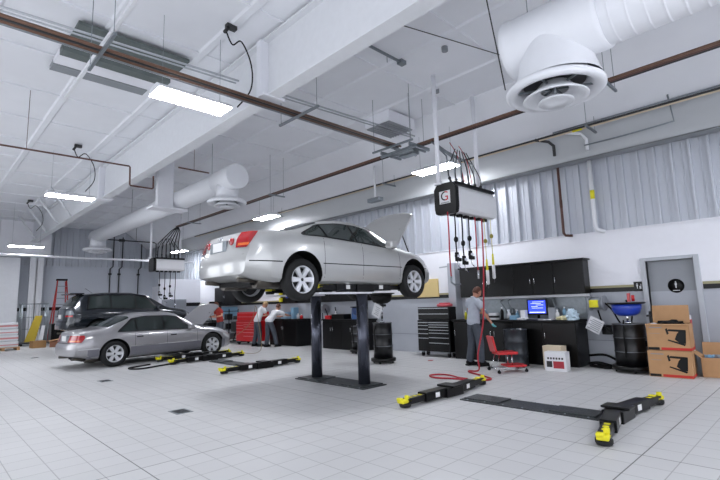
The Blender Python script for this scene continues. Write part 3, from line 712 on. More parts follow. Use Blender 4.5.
def glass_dlo(c, car, xr0, xr1, xf0, xf1, bx, mats, bulge=0):
    """side windows: black surround, then front and rear panes split by the pillar at bx"""
    for sd in (1, -1):
        def f(a, b2, k=0): return lambda t, v: lerp(lerp(a[0], a[1], v)-k*math.sin(PI*v**.8), lerp(b2[0], b2[1], v), t)
        b = MB(); b.grid(car.patch(0, 0, 9.02, 13.9, sd, .004, 30, 6, f((xr0, xr1), (xf0, xf1), bulge))); b.build('window_surround', M_black, c)
        cuts = [(xr0+.05, xr1+.06)] + [(q, q-.02) for q in bx] + [(xf0-.07, xf1-.09)]
        for ci, (a, e) in enumerate(zip(cuts, cuts[1:])):
            A = (a[0]+.025, a[1]+.025); E = (e[0]-.025, e[1]-.025)
            b = MB(); b.grid(car.patch(0, 0, 9.3, 13.55, sd, .009, 16, 6, f(A, E, bulge if ci == 0 else 0))); b.build('side_window', mats, c)
def make_car(name, label, loc, rz, P, paint):
    c = thing(name, label, 'car', loc, rz); car = Car(P)
    WR = P['wheelR']; fx, rx = P['fx'], P['rx']; zw = P['zw']
    b = car.body(None); body = b.build('body', [paint, M_blackm], c)
    # wheel housings and engine bay cut out of the body
    def cut(mb):
        o = mb.build('cut', [paint, M_blackm]); o.parent = c
        for p in o.data.polygons: p.material_index = 1
        m = body.modifiers.new('b', 'BOOLEAN'); m.operation = 'DIFFERENCE'; m.object = o; m.solver = 'EXACT'
        bake(body); bpy.data.objects.remove(o)
    for x in (rx, fx):
        for sd in (1, -1):
            mb = MB(); za = P.get('za', WR); mb.cyl((x, sd*.58, za), (x, sd*1.1, za), WR+.055, 40); cut(mb)
    if P.get('bay'):
        mb = MB(); mb.box(P['bay'][0], P['bay'][1], -.66, .66, .55, 1.3); cut(mb)
    for p in body.data.polygons: p.use_smooth = True
    try: body.data.set_sharp_from_angle(angle=R_(40))
    except Exception: pass
    for x in (rx, fx):
        for sd in (1, -1): wheel('wheel', c, x, sd*.79, zw, sd, WR, .21, P['spokes'], P['wide'])
    glass_dlo(c, car, *P['dlo'], P['bx'], M_glass, P.get('bulge', 0))
    # windscreen and rear screen
    for nm, (a, e) in (('windscreen', P['ws']), ('rear_screen', P['rs'])):
        b = MB()
        for sd in (1, -1): b.grid(car.patch(a, e, 14.6, 19, sd, .006, 14, 8))
        b.build(nm, M_glass, c, weld=True)
    # seams, handles, rub strip
    b = MB()
    for x in P['seams']:
        for sd in (1, -1): b.grid(car.spatch(x, x+.008, .3, car.belt(x)-.01, sd, .002, 1, 10))
    for (v0) in (8.9,): pass
    b.build('door_seams', M_blackm, c)
    for x in P['handles']:
        for sd in (1, -1):
            p = car.side(x, car.belt(x)-P.get('hz', .14), sd); b = MB(); b.bbox(p.x-.09, p.x+.09, p.y-.004*sd-.012, p.y-.004*sd+.012+.008, p.z-.018, p.z+.018, .008); b.build('door_handle', P.get('hm', paint), c)
    zr = P['rub']
    for sd in (1, -1):
        b = MB()
        for x0, x1 in ((.05, rx-WR-.07), (rx+WR+.07, fx-WR-.07), (fx+WR+.07, P['L']-.28)): b.grid(car.spatch(x0, x1, zr, zr+.016, sd, .003, 16, 1))
        b.build('rub_strip', P.get('rubm', M_blackm), c)
        if P.get('clad'):
            b = MB()
            for x0, x1 in ((.3, rx-WR-.06), (rx+WR+.06, fx-WR-.06), (fx+WR+.06, P['L']-.3)): b.grid(car.spatch(x0, x1, .25, zr-.01, sd, .004, 16, 4))
            b.build('lower_cladding', P['clad'], c)
        # mirror
        p = car.pt(P['dlo'][2]-.16, 9.3, sd); b = MB(); b.bbox(p.x-.09, p.x+.07, p.y+sd*.09-.09, p.y+sd*.09+.09, p.z-.02, p.z+.12, .035); b.box(p.x-.03, p.x+.03, min(p.y-sd*.03, p.y+sd*.05), max(p.y-sd*.03, p.y+sd*.05), p.z-.01, p.z+.03); b.build('mirror', paint, c)
        # headlamp
        b = MB(); b.grid(car.patch(P['L']-.42, P['L']-.06, 7.3, 9.3, sd, .006, 8, 4)); b.build('headlamp', M_clear, c)
    b = MB(); b.grid(car.rpatch(0, P.get('gapw', .7), P['trunkz'], P['trunkz']+.014, 1, .003, 12, 1)); b.grid(car.rpatch(0, P.get('gapw', .7), P['trunkz'], P['trunkz']+.014, -1, .003, 12, 1)); b.build('boot_seam', M_blackm, c)
    # licence plate
    p = car.plan(0, P['platez']); b = MB(); b.mat(0).bbox(p.x-.02, p.x+.03, -.26, .26, P['platez']-.08, P['platez']+.09, .006); b.mat(1).box(p.x-.024, p.x-.02, -.155, .155, P['platez']-.065, P['platez']+.075); b.build('licence_plate', [M_galv, M_decal], c)
    # underside: sills, exhaust
    b = MB(); b.box(.9, P['L']-1.0, -.62, .62, P['zb'][2][1]-.03, P['zb'][2][1]+.02); b.box(.35, rx-.1, -.5, .5, P['zb'][2][1]-.01, .3)
    b.cyl((rx, -.85, zw), (rx, .85, zw), .03, 8); b.cyl((fx, -.85, zw), (fx, .85, zw), .03, 8); b.bbox(fx-.45, fx+.35, -.45, .45, .16, .28, .03); b.build('underbody', M_blackm, c)
    b = MB()
    for sd in (1, -1):
        b.cyl((.12, sd*.52, .27), (.45, sd*.52, .25), .035, 14); b.cyl((.42, sd*.5, .24), (.85, sd*.5, .24), .1, 16)
    b.cyl((.8, .35, .2), (3.2, .1, .19), .03, 8); b.cyl((.8, -.35, .2), (3.2, -.1, .19), .03, 8)
    b.build('exhaust', mat('exhaust_steel', '#5c5852', .4, .8, noise=.3), c)
    if P.get('hood') is not None:
        hx, hz, ang = P['hood']; b = MB(); rows = []
        for i in range(19):
            x = lerp(hx, P['L']-P.get('hl', .3), i/18); zl = hz-.16*(i/18)
            L_ = [car.pt(x, lerp(11.5, 19, j/10), 1) for j in range(11)]; R2 = [car.pt(x, lerp(11.5, 19, j/10), -1) for j in range(10)]
            L_ = [Vector((p.x, p.y*(1-.12*(i/18)**2), lerp(p.z, zl, .6))) for p in L_]; R2 = [Vector((p.x, p.y*(1-.12*(i/18)**2), lerp(p.z, zl, .6))) for p in R2]
            rows.append(L_+R2[::-1])
        piv = Vector((hx, 0, hz)); M = Matrix.Translation(piv) @ Matrix.Rotation(-ang, 4, 'Y') @ Matrix.Translation(-piv)
        top = [[M @ p for p in r] for r in rows]; low = [[M @ (p-Vector((0, 0, .028))) for p in r] for r in rows]
        T = [[b.bm.verts.new(p) for p in r] for r in top]; U = [[b.bm.verts.new(p) for p in r] for r in low]
        for i in range(18):
            for j in range(20):
                b._f([T[i][j], T[i+1][j], T[i+1][j+1], T[i][j+1]], True); b._f([U[i][j], U[i][j+1], U[i+1][j+1], U[i+1][j]], True)
        n, m_ = 18, 20
        for i in range(n): b._f([T[i][0], U[i][0], U[i+1][0], T[i+1][0]]); b._f([T[i][m_], T[i+1][m_], U[i+1][m_], U[i][m_]])
        for j in range(m_): b._f([T[0][j], T[0][j+1], U[0][j+1], U[0][j]]); b._f([T[n][j], U[n][j], U[n][j+1], T[n][j+1]])
        hood = b.build('hood', paint, c)
        q = M @ Vector((hx+.5, -.62, hz-.08)); b = MB(); b.cyl((hx+.55, -.66, hz-.12), q, .012, 8); b.build('hood_strut', M_blackm, hood)
    return c, car
silver = mat('silver_paint', '#bdbebd', .28, .45, coat=.8)
PS = dict(L=4.75, wheelR=.335, fx=3.88, rx=1.08, zw=.265, za=.335, spokes=6, wide=.36,
    zt=[(0, .99), (.12, 1.03), (.5, 1.055), (.95, 1.085), (1.65, 1.34), (2.05, 1.405), (2.5, 1.41), (2.8, 1.345), (3.42, 1.03), (3.6, .98), (4.2, .87), (4.55, .76), (4.75, .60)],
    belt=[(0, .90), (.9, .985), (1.5, .985), (2.2, .95), (3.3, .88), (4.2, .77), (4.75, .54)],
    wr=[(0, .70), (.95, .70), (1.6, .59), (2.5, .59), (3.3, .71), (4.75, .64)],
    W=[(0, .76), (.12, .82), (.4, .875), (1.1, .905), (3.8, .905), (4.3, .88), (4.6, .80), (4.75, .72)],
    zb=[(0, .34), (.4, .25), (1, .2), (3.9, .2), (4.4, .2), (4.75, .27)],
    xr=[(.2, .06), (.34, .02), (.45, 0), (.6, 0), (.66, .05), (.9, .10), (1.05, .2)], rb=.20,
    dlo=(1.10, 1.50, 3.32, 2.86), bulge=.12, bx=(1.62, 2.32), ws=(2.78, 3.34), rs=(1.02, 1.6), seams=(1.52, 2.42, 3.42), handles=(1.62, 2.62), rub=.53, trunkz=.64, platez=.80,
    bay=(3.6, 4.5), hood=(3.45, 1.0, R_(56)), hl=.16, hz=.13)
c, car = make_car('silver_sedan', 'silver sedan raised high on the two-post lift with its hood open', (3.38, 6.76, 1.62), 0, PS, silver)
for sd in (1, -1):
    b = MB(); b.grid(car.rpatch(lambda t: .475+.045*t+.04*(1-t)**3, lambda t: .79+.04*t-.07*(1-t)**2, .75, 1.0, sd, .012, 14, 8)); tl = b.build('tail_lamp', M_tailred, c)
    b = MB(); b.grid(car.rpatch(.55, .75, .78, .82, sd, .016, 8, 2)); b.build('indicator', M_tailor, tl)
    p = car.plan(.37, .86, sd); b = MB(); b.lathe([(0, .022), (.045, .02), (.062, .008), (.062, -.02)], 24, Matrix.Translation(p) @ Matrix.Rotation(R_(-90), 4, 'Y')); b.build('boot_lamp', M_tailred, c)
p = car.plan(0, .935); b = MB(); b.lathe([(.035, .0), (.042, .006), (.049, 0)], 24, Matrix.Translation(p-Vector((.01, 0, 0))) @ Matrix.Rotation(R_(-90), 4, 'Y') @ Matrix.Diagonal((.75, 1.1, 1, 1))); b.box(p.x-.014, p.x-.008, -.004, .02, p.z-.02, p.z+.02); b.build('badge', M_chrome, c)
greyp = mat('grey_paint', '#a2a1a4', .28, .45, coat=.8)
PG = dict(L=4.85, wheelR=.34, fx=3.95, rx=1.03, zw=.34, za=.345, spokes=6, wide=.40,
    zt=[(0, .93), (.12, .97), (.5, 1.0), (.82, 1.03), (1.5, 1.35), (1.9, 1.425), (2.6, 1.42), (2.85, 1.37), (3.45, 1.01), (3.6, .97), (4.3, .87), (4.6, .77), (4.85, .6)],
    belt=[(0, .84), (1, .90), (3.3, .87), (4.2, .76), (4.85, .54)],
    wr=[(0, .70), (.95, .70), (1.7, .6), (2.6, .6), (3.4, .71), (4.85, .64)],
    W=[(0, .76), (.12, .82), (.4, .87), (1.1, .895), (3.8, .895), (4.4, .87), (4.7, .80), (4.85, .72)],
    zb=[(0, .34), (.4, .25), (1, .2), (3.9, .2), (4.5, .2), (4.85, .27)],
    xr=[(.2, .06), (.34, .02), (.45, 0), (.6, 0), (.66, .05), (.9, .12), (1.05, .2)], rb=.20,
    dlo=(1.08, 1.50, 3.36, 2.90), bulge=.05, bx=(1.62, 2.4), ws=(2.88, 3.38), rs=(.88, 1.46), seams=(1.55, 2.46, 3.42), handles=(1.68, 2.66), rub=.50, rubm=M_chrome, clad=mat('grey_cladding', '#77777f', .4, .3), trunkz=.66, platez=.78,
    bay=(3.7, 4.55), hood=(3.6, .99, R_(52)), hm=M_black)
c, car = make_car('grey_sedan', 'metallic grey sedan with open hood parked at left', (2.92, 14.42, 0), R_(5), PG, greyp)
for sd in (1, -1):
    b = MB(); b.grid(car.rpatch(lambda t: .30+.05*t, lambda t: .90-.10*abs(t-.6), .69, .87, sd, .012, 16, 6)); tl = b.build('tail_lamp', M_tailred, c)
    b = MB(); b.grid(car.rpatch(.38, .8, .71, .745, sd, .016, 8, 2)); b.build('indicator', M_tailor, tl)
darkp = mat('dark_blue_paint', '#151c24', .2, .4, coat=1)
PD = dict(L=4.75, wheelR=.36, fx=3.85, rx=1.05, zw=.30, za=.36, spokes=5, wide=.4, kr=.86,
    zt=[(0, 1.12), (.1, 1.22), (.42, 1.55), (.58, 1.63), (1.3, 1.69), (2.2, 1.69), (2.75, 1.58), (3.4, 1.16), (3.6, 1.1), (4.3, 1.0), (4.6, .86), (4.75, .7)],
    belt=[(0, 1.02), (1, 1.1), (3.3, 1.02), (4.2, .92), (4.75, .62)],
    wr=[(0, .74), (.5, .64), (2.4, .64), (3.3, .74), (4.75, .66)],
    W=[(0, .80), (.12, .86), (.4, .90), (1.1, .92), (3.8, .92), (4.3, .90), (4.6, .83), (4.75, .74)],
    zb=[(0, .42), (.4, .3), (1, .27), (3.9, .27), (4.4, .27), (4.75, .33)],
    xr=[(.2, .06), (.34, .02), (.45, 0), (.65, 0), (.72, .05), (1.1, .10), (1.25, .12)], rb=.20,
    dlo=(.62, .72, 3.25, 2.72), bx=(1.45, 2.3), ws=(2.66, 3.32), rs=(.12, .42), seams=(1.4, 2.35, 3.4), handles=(1.5, 2.55), rub=.5, trunkz=.68, platez=.85, hz=.16)
c, car = make_car('dark_crossover', 'dark blue-black crossover car behind the grey sedan', (3.72, 19.0, .47), R_(2), PD, darkp)
for sd in (1, -1):
    b = MB(); b.grid(car.rpatch(.5, lambda t: .9-.1*t, .92, 1.06, sd, .012, 14, 6)); b.build('tail_lamp', mat('smoked_lens', '#7a8086', .1, coat=1), c)
    b = MB(); b.grid(car.rpatch(.52, .85, .84, .9, sd, .014, 10, 2)); b.build('lower_tail_lamp', M_tailred, c)
b = MB(); b.bbox(.18, .62, -.60, .60, 1.62, 1.665, .015); b.build('roof_spoiler', darkp, c)
b = MB(); b.tube([(1.1, .2, 1.68), (.85, .2, 1.86)], .006, 5); b.build('aerial', M_blackm, c)

# ------------------------------------------------------------------ people
def skin_mesh(name, chains, mats, parent, sub=2, root=0):
    """chains: list of lists of (point, radius); shared points are welded by key so limbs join"""
    verts, rad, edges, key = [], [], [], {}
    def idx(p, r):
        k = tuple(round(c, 4) for c in p)
        if k not in key: key[k] = len(verts); verts.append(p); rad.append(r)
        return key[k]
    for ch in chains:
        ids = [idx(p, r) for p, r in ch]
        edges += [(a, b_) for a, b_ in zip(ids, ids[1:]) if a != b_]
    me = bpy.data.meshes.new(name); me.from_pydata(verts, edges, [])
    o = bpy.data.objects.new(name, me); COL.objects.link(o)
    sk = o.modifiers.new('s', 'SKIN'); sk.use_smooth_shade = True; sk.branch_smoothing = .6
    for i, r in enumerate(rad):
        d = me.skin_vertices[0].data[i]; d.radius = r if isinstance(r, tuple) else (r, r); d.use_root = (i == root)
    su = o.modifiers.new('u', 'SUBSURF'); su.levels = sub; su.render_levels = sub
    bake(o)
    o.data.materials.clear()
    for m in mats: o.data.materials.append(m)
    for p in o.data.polygons: p.use_smooth = True
    o.parent = parent
    return o
def add_mesh(o, mb, mi=0):
    """joins more geometry into an object's mesh"""
    bm = bmesh.new(); bm.from_mesh(o.data); mp = {}
    for v in mb.bm.verts: mp[v] = bm.verts.new(v.co)
    for f in mb.bm.faces:
        try: g = bm.faces.new([mp[v] for v in f.verts]); g.smooth = f.smooth; g.material_index = f.material_index
        except ValueError: pass
    bm.to_mesh(o.data); bm.free(); mb.bm.free()
def hand_chains(wr, d, side_v, curl=.5, s=1):
    """palm and five fingers from the wrist, d = pointing direction, side_v = across the palm towards the thumb"""
    wr = Vector(wr); d = Vector(d).normalized(); sv = Vector(side_v).normalized(); pn = d.cross(sv).normalized()
    palm = wr+d*.05; ch = [[(tuple(wr), .027*s), (tuple(palm), (.034*s, .02*s))]]
    for k, (off, L) in enumerate(((.030, .075), (.010, .085), (-.010, .08), (-.030, .062))):
        base = wr+d*.085+sv*off; m = base+d*L*.5+pn*L*.15*curl; e = m+(d*(1-curl*.6)+pn*curl).normalized()*L*.5
        ch.append([(tuple(palm), (.034*s, .02*s)), (tuple(base), .0105), (tuple(m), .009), (tuple(e), .008)])
    tb = wr+d*.035+sv*.04; tm = tb+(d*.6+sv*.8).normalized()*.035
    ch.append([(tuple(wr+d*.015+sv*.012), .02), (tuple(tb), .013), (tuple(tm), .010), (tuple(tm+d*.03), .009)])
    return ch
def person(label, loc, rz, lean=0, hip=.93, sc=1, neck=0, hands=((.35, .22, 1.05), (.35, -.22, 1.05)), elbows=((.05, .3, 1.12), (.05, -.3, 1.12)), feet=((.0, .13), (.0, -.13)),
           knees=None, shirt=M_shirt, hair=M_hair, glove=None, scale=1.0, hipx=0):
    """faces local +x"""
    t = thing('person', label, 'person', loc, rz, None); t.scale = (scale,)*3
    V = Vector; H = V((hipx, 0, hip)); Mx = Matrix.Translation(H) @ Matrix.Rotation(lean, 4, 'Y') @ Matrix.Translation(-H)
    def T(x, y, z): return tuple(Mx @ V((x+hipx, y, z)))
    waist, chest, neckb = T(.0, 0, hip+.14), T(.005, 0, hip+.36), T(-.005, 0, hip+.50)
    Mn = Matrix.Translation(V(neckb)) @ Matrix.Rotation(lean+neck, 4, 'Y')
    headc = Mn @ V((.03, 0, .175)); neckt = tuple(Mn @ V((.01, 0, .07)))
    sh = [T(0, s*.185, hip+.455) for s in (1, -1)]
    BH, BC = (.12, .095), (.105, .08)
    ch = [[(tuple(H), BH), (waist, (.11, .085)), (chest, BC), (neckb, (.06, .055)), (neckt, .052), (tuple(headc), .06)]]
    feet3, legs = [], []
    for i, s in enumerate((1, -1)):
        hp = (hipx, s*.09, hip-.05); fx_, fy = feet[i]; an = (fx_-.03, fy, .09)
        kn = knees[i] if knees else ((hipx+fx_)*.5+.03, (s*.09+fy)*.5, hip*.5)
        legs.append([(tuple(H), BH), (hp, .075), (kn, .058), (an, .038)])
        ch.append([(tuple(H), BH), (hp, .075), (kn, .052), (tuple(V(kn)*.5+V(an)*.5-V((.015, 0, 0))), .05), (an, .036), ((fx_+.1, fy+s*.01, .04), (.036, .028))])
    arms = []
    for i, s in enumerate((1, -1)):
        a = [(chest, BC), (sh[i], .042), (elbows[i], .041), (hands[i], .027)]
        ch.append(a[:3]+[(hands[i], .027)])
        d = V(hands[i])-V(elbows[i]); up = V((0, 0, 1)) if abs(d.normalized().z) < .8 else V((1, 0, 0)); sv = d.cross(up).normalized()*(-s if False else 1); sv = sv if sv.y*s < 0 else -sv
        ch += [[(hands[i], .027)]+c[1:] if k == 0 else c for k, c in enumerate(hand_chains(hands[i], d, sv, .5))]
    body = skin_mesh('body', ch, [M_skin, mat('eye_dark', '#20191a', .4)], t, 2)
    # head with face
    mb = MB(); Kh = Mn @ Matrix.Translation((.03, 0, .175))
    tb = bmesh.new(); bmesh.ops.create_uvsphere(tb, u_segments=24, v_segments=18, radius=1)
    for v in tb.verts:
        x, y, z = v.co; wz = 1-.22*max(0, -z)**1.5
        v.co = V((x*.097*(1 if x > 0 else 1.02)*wz+.01*(1 if z < -.3 and x > 0 else 0), y*.076*wz, z*.122))
    mb.merge(tb, Kh, True); tb.free()
    mb.prism([(.09, .012), (.122, -.022), (.088, -.032)], -.013, .013, 'y', Kh)
    for s in (1, -1):
        mb.sph((.0, s*.078, -.005), .03, .6, .35, 1, 8, Kh)
        mb.mat(1).sph((.085, s*.03, .015), .0105, .7, 1, .8, 8, Kh).mat(0)
    mb.mat(1).box(.083, .092, -.022, .022, -.062, -.056, Kh)
    add_mesh(body, mb)
    mb = MB(); tb = bmesh.new(); bmesh.ops.create_uvsphere(tb, u_segments=24, v_segments=18, radius=1)
    for v in tb.verts:
        x, y, z = v.co; v.co = V((x*.106-.006, y*.084, z*.13+.004))
        if (x > .25 and z < .35) or z < -.35 or (x > .0 and z < .12): v.co = V((v.co.x*.8, v.co.y*.8, v.co.z*.85))
    mb.merge(tb, Kh, True); tb.free(); mb.build('hair', hair, t, recalc=False)
    # shirt: torso and short sleeves; trousers; shoes
    e2 = [tuple(V(sh[i]).lerp(V(elbows[i]), .72)) for i in (0, 1)]
    hb = tuple(V(H).lerp(V(waist), -.75)); hb2 = tuple(V(H).lerp(V(waist), .2)); up_ = tuple(V(chest).lerp(V(neckb), .55))
    sc_ = [[(hb, (.185, .145)), (hb2, (.178, .14)), (waist, (.165, .13)), (chest, (.185, .14)), (up_, (.15, .12)), (neckb, (.10, .09))]] + [[(up_, (.15, .12)), (sh[i], .088), (e2[i], .072)] for i in (0, 1)]
    shirt_o = skin_mesh('shirt', sc_, [shirt], t, 2)
    mb = MB(); mb.lathe([(.062, -.01), (.078, .0), (.072, .03), (.06, .035)], 20, Mn); mb.build('collar', shirt, t)
    tr = [[(tuple(H), (.165, .125)), (tuple(V(H).lerp(V(waist), .8)), (.15, .115))]]
    for i, s in enumerate((1, -1)):
        l = legs[i]; tr.append([(l[0][0], (.165, .125)), (l[1][0], .112), (l[2][0], .088), (tuple(V(l[3][0])-V((0, 0, .04))), .082)])
    skin_mesh('trousers', tr, [M_trous], t, 2)
    for i, s in enumerate((1, -1)):
        fx_, fy = feet[i]; mb = MB(); mb.bbox(fx_-.11, fx_+.17, fy-.05, fy+.05, 0, .035, .012); mb.bbox(fx_-.10, fx_+.10, fy-.045, fy+.045, .03, .11, .03); mb.bbox(fx_+.02, fx_+.165, fy-.045, fy+.045, .03, .075, .02); mb.build('shoe', M_blackm, t)
    if glove:
        for i in glove:
            d = V(hands[i])-V(elbows[i]); up = V((0, 0, 1)) if abs(d.normalized().z) < .8 else V((1, 0, 0)); s = (1, -1)[i]; sv = d.cross(up).normalized(); sv = sv if sv.y*s < 0 else -sv
            g = hand_chains(hands[i], d, sv, .5); g = [[(p, tuple(q*1.14 for q in r) if isinstance(r, tuple) else r*1.14+.001) for p, r in c_] for c_ in g]
            skin_mesh('glove', g, [mat('glove_blue', '#6fc4cc', .5)], t, 2)
    return t
person('technician in grey shirt and charcoal trousers at the right workbench, seen from behind', (9.3, 5.86, 0), R_(-22), lean=R_(5), neck=R_(22), hip=.95, feet=((-.06, .12), (.06, -.14)),
       elbows=((.1, .30, 1.18), (.06, -.31, 1.14)), hands=((.36, .16, 1.12), (.24, -.30, .93)), glove=(1,), shirt=M_shirt, scale=1.04)
person('technician in white shirt bending over the far bench in front of a colleague', (9.62, 14.65, 0), R_(8), lean=R_(48), neck=R_(-25), hip=.95, feet=((-.1, .14), (.1, -.2)), hipx=-.12,
       elbows=((.45, .33, 1.08), (.5, -.33, 1.12)), hands=((.66, .18, 1.08), (.72, -.2, 1.1)), shirt=M_shirtw)
person('technician half hidden behind the bending colleague at the far bench', (9.42, 15.30, 0), R_(-8), lean=R_(22), neck=R_(20), hip=.96, feet=((-.05, .15), (.05, -.14)),
       elbows=((.22, .32, 1.12), (.25, -.28, 1.14)), hands=((.5, .2, 1.12), (.5, -.15, 1.12)), shirt=M_shirtw, hair=M_hairl)
person('technician behind the open hood of the grey sedan, mostly hidden', (9.25, 17.9, 0), R_(185), lean=R_(10), neck=R_(15), hip=.95,
       elbows=((.1, .30, 1.15), (.06, -.31, 1.14)), hands=((.38, .2, 1.1), (.38, -.2, 1.1)), shirt=mat('shirt_red', '#a03028', .8))

# ------------------------------------------------------------------ right workbench and cupboards
def cupboard(loc, W, H, D, doors, label, group=None, knobs='low', cat='cabinet', name='wall_cabinet'):
    """W runs along -y from loc, front faces -x; loc is the far low front corner"""
    t = thing(name, label, cat, loc, 0, group)
    b = MB(); b.bbox(.02, D, -W, 0, 0, H, .004); b.build('body', M_black, t)
    for k in range(doors):
        y1 = -W*k/doors-.006; y0 = -W*(k+1)/doors+.006
        b = MB(); b.bbox(0, .02, y0, y1, .01, H-.01, .004); dr = b.build('door', M_black, t)
        hy = (y0+.045) if k % 2 == 0 and doors > 1 else y1-.045
        z0 = H*.34 if knobs == 'low' else H*.62
        b = MB(); b.tube([(0, hy, z0), (-.03, hy, z0+.01), (-.03, hy, z0+.13), (0, hy, z0+.14)], .007, 6); b.build('handle', M_chrome, dr)
    return t
yy = 6.96
for i, (W_, dn, lab) in enumerate(((1.53, 2, 'black wall cabinet above the technician, leftmost over the right bench'), (.97, 2, 'black two-door wall cabinet above the computer'), (.68, 1, 'black wall cabinet nearest the blue drain basin'))):
    cupboard((10.5, yy, 1.55), W_-.004, .74, .34, dn, lab, 'wall cabinets over the right bench'); yy -= W_
b = MB(); b.box(10.46, 10.84, 3.74, 6.98, 2.292, 2.325); tag(b.build('cabinet_top_board', M_black), 'thin black board lying along the top of the right wall cabinets', 'board')
b = MB(); b.bbox(10.62, 10.82, 3.8, 6.9, 1.49, 1.545, .005); tag(b.build('under_cabinet_light', M_steelw), 'slim white strip light beneath the right wall cabinets', 'strip light')
yy = 7.0
for i, (W_, dn, lab) in enumerate(((.62, 1, 'black base cabinet beside the black tool chest'), (1.0, 2, 'black base cabinet behind the technician and red stool'), (.78, 1, 'black base cabinet behind the dark barrel'), (.72, 1, 'black base cabinet behind the white cartons'))):
    if i == 2: W_ = .74
    t = cupboard((10.15, yy, .0), W_-.004, .93, .66, dn, lab, 'base cabinets of the right bench', 'high', name='base_cabinet'); yy -= W_
b = MB(); b.bbox(10.10, 10.84, yy-.01, 7.02, .933, .985, .008); tag(b.build('worktop', M_blackm), 'long black worktop of the right bench', 'worktop')
b = MB(); b.box(10.825, 10.848, 3.9, 7.0, 1.0, 1.48); tag(b.build('backsplash', M_galv), 'grey metal panel on the wall behind the right bench', 'panel')
# roller tool chest
def tool_chest(loc, rz, W, H, D, body, trim, label, rows_l, rows_r, top_h=.34, cat='tool chest'):
    t = thing('tool_chest', label, cat, loc, rz)
    # front faces -x, width along y
    b = MB(); b.bbox(0, D, -W/2, W/2, .14, H-top_h-.01, .01); b.build('body', body, t)
    b = MB(); b.bbox(.03, D-.02, -W/2+.01, W/2-.01, H-top_h, H, .01); b.build('top_box', body, t)
    def drawer(y0, y1, z0, z1, px=0):
        b = MB(); b.bbox(px-.012, px+.01, y0+.006, y1-.006, z0+.004, z1-.004, .003); dr = b.build('drawer', body, t)
        b = MB(); b.bbox(px-.026, px-.01, y0+.012, y1-.012, z1-.022, z1-.006, .003); b.build('drawer_pull', trim, dr)
    z = H-.02
    for k in range(2): drawer(-W/2+.02, W/2-.02, z-.14, z, .03); z -= .15
    z = H-top_h-.06; ys = W/2-W*.36
    for h_ in rows_l: drawer(ys, W/2-.015, z-h_, z); z -= h_
    z = H-top_h-.06
    for h_ in rows_r: drawer(-W/2+.015, ys, z-h_, z); z -= h_
    for x in (.08, D-.08):
        for y in (-W/2+.1, W/2-.1):
            b = MB(); b.cyl((x, y-.02, .06), (x, y+.02, .06), .06, 20); b.mat(1).bbox(x-.035, x+.035, y-.03, y+.03, .09, .145, .005); b.build('caster', [M_rubber, M_galv], t)
    b = MB(); b.tube([(D*.4, W/2, H*.6), (D*.4, W/2+.06, H*.6), (D*.75, W/2+.06, H*.6), (D*.75, W/2, H*.6)], .012, 8); b.build('side_handle', trim, t)
    return t
tool_chest((10.15, 7.66, 0), 0, 1.06, 1.32, .38, M_black, mat('pull_grey', '#b8bcc0', .3, .7), 'black roller tool chest with grey drawer pulls left of the right bench', (.08, .1, .12, .12, .3), (.06, .06, .08, .08, .12, .14, .2))
b = MB(); b.bbox(10.2, 10.48, 7.2, 7.55, 1.325, 1.40, .03); b.bbox(10.24, 10.44, 7.25, 7.5, 1.39, 1.43, .02); tag(b.build('shop_rags', mat('pink_cloth', '#c65a62', .8)), 'folded red shop rags on top of the black tool chest', 'cloth')
# red far tool chest
tool_chest((9.55, 16.3, 0), R_(8), 1.3, 1.27, .62, M_red, mat('pull_pink', '#d88a90', .3, .5), 'red roller tool chest standing behind the far technicians', (.1, .12, .14, .3), (.08, .08, .1, .12, .14, .16))

# monitor, keyboard and bench clutter
t = thing('computer_monitor', 'computer monitor with a bright blue screen on the right bench', 'monitor', (10.48, 4.88, .985), R_(4))
b = MB(); b.bbox(0, .05, -.235, .235, .10, .47, .012); b.bbox(.04, .14, -.12, .12, .18, .40, .02); b.build('casing', M_black, t)
b = MB(); b.box(-.004, 0, -.20, .20, .14, .44); sc_o = b.build('screen', M_screen, t)
b = MB()
for k, (a, e) in enumerate(((-.16, .1), (-.1, .14), (-.15, .02), (-.02, .13), (-.14, .12))): b.box(-.006, -.004, a, e, .40-k*.035, .408-k*.035)
b.box(-.006, -.004, -.18, .18, .155, .175); b.build('screen_text', mat('screen_white', '#c8d0ff', .3, emit=('#c8d4ff', 1.2)), sc_o)
b = MB(); b.cyl((.07, 0, .0), (.07, 0, .2), .03, 10); b.bbox(-.03, .17, -.12, .12, 0, .02, .006); b.build('stand', M_black, t)
t = thing('keyboard', 'dark keyboard in front of the blue monitor', 'keyboard', (10.2, 4.85, .985))
b = MB(); b.bbox(0, .16, -.22, .22, 0, .02, .005); b.build('base', M_black, t)
b = MB()
for r in range(4):
    for k in range(13): b.box(.015+r*.035, .043+r*.035, -.21+k*.032, -.183+k*.032, .02, .027)
b.build('keys', M_grey, t)
def bottle(loc, h, r, m, label, cap=M_white, grp=None, name='bottle'):
    t = thing(name, label, 'bottle', loc, 0, grp)
    b = MB(); b.lathe([(0, 0), (r, 0), (r, h*.62), (r*.9, h*.7), (r*.35, h*.82), (r*.35, h*.9), (0, h*.9)], 20); b.build('bottle_body', m, t)
    b = MB(); b.cyl((0, 0, h*.88), (0, 0, h), r*.42, 14); b.build('cap', cap, t); return t
def spray(loc, m, label, grp=None):
    t = thing('spray_bottle', label, 'spray bottle', loc, 0, grp)
    b = MB(); b.lathe([(0, 0), (.04, 0), (.042, .13), (.02, .18), (.016, .2), (0, .2)], 18); b.build('bottle_body', m, t)
    b = MB(); b.bbox(-.06, .03, -.014, .014, .2, .24, .006); b.bbox(-.045, -.03, -.008, .008, .15, .2, .003); b.build('trigger_head', M_white, t); return t
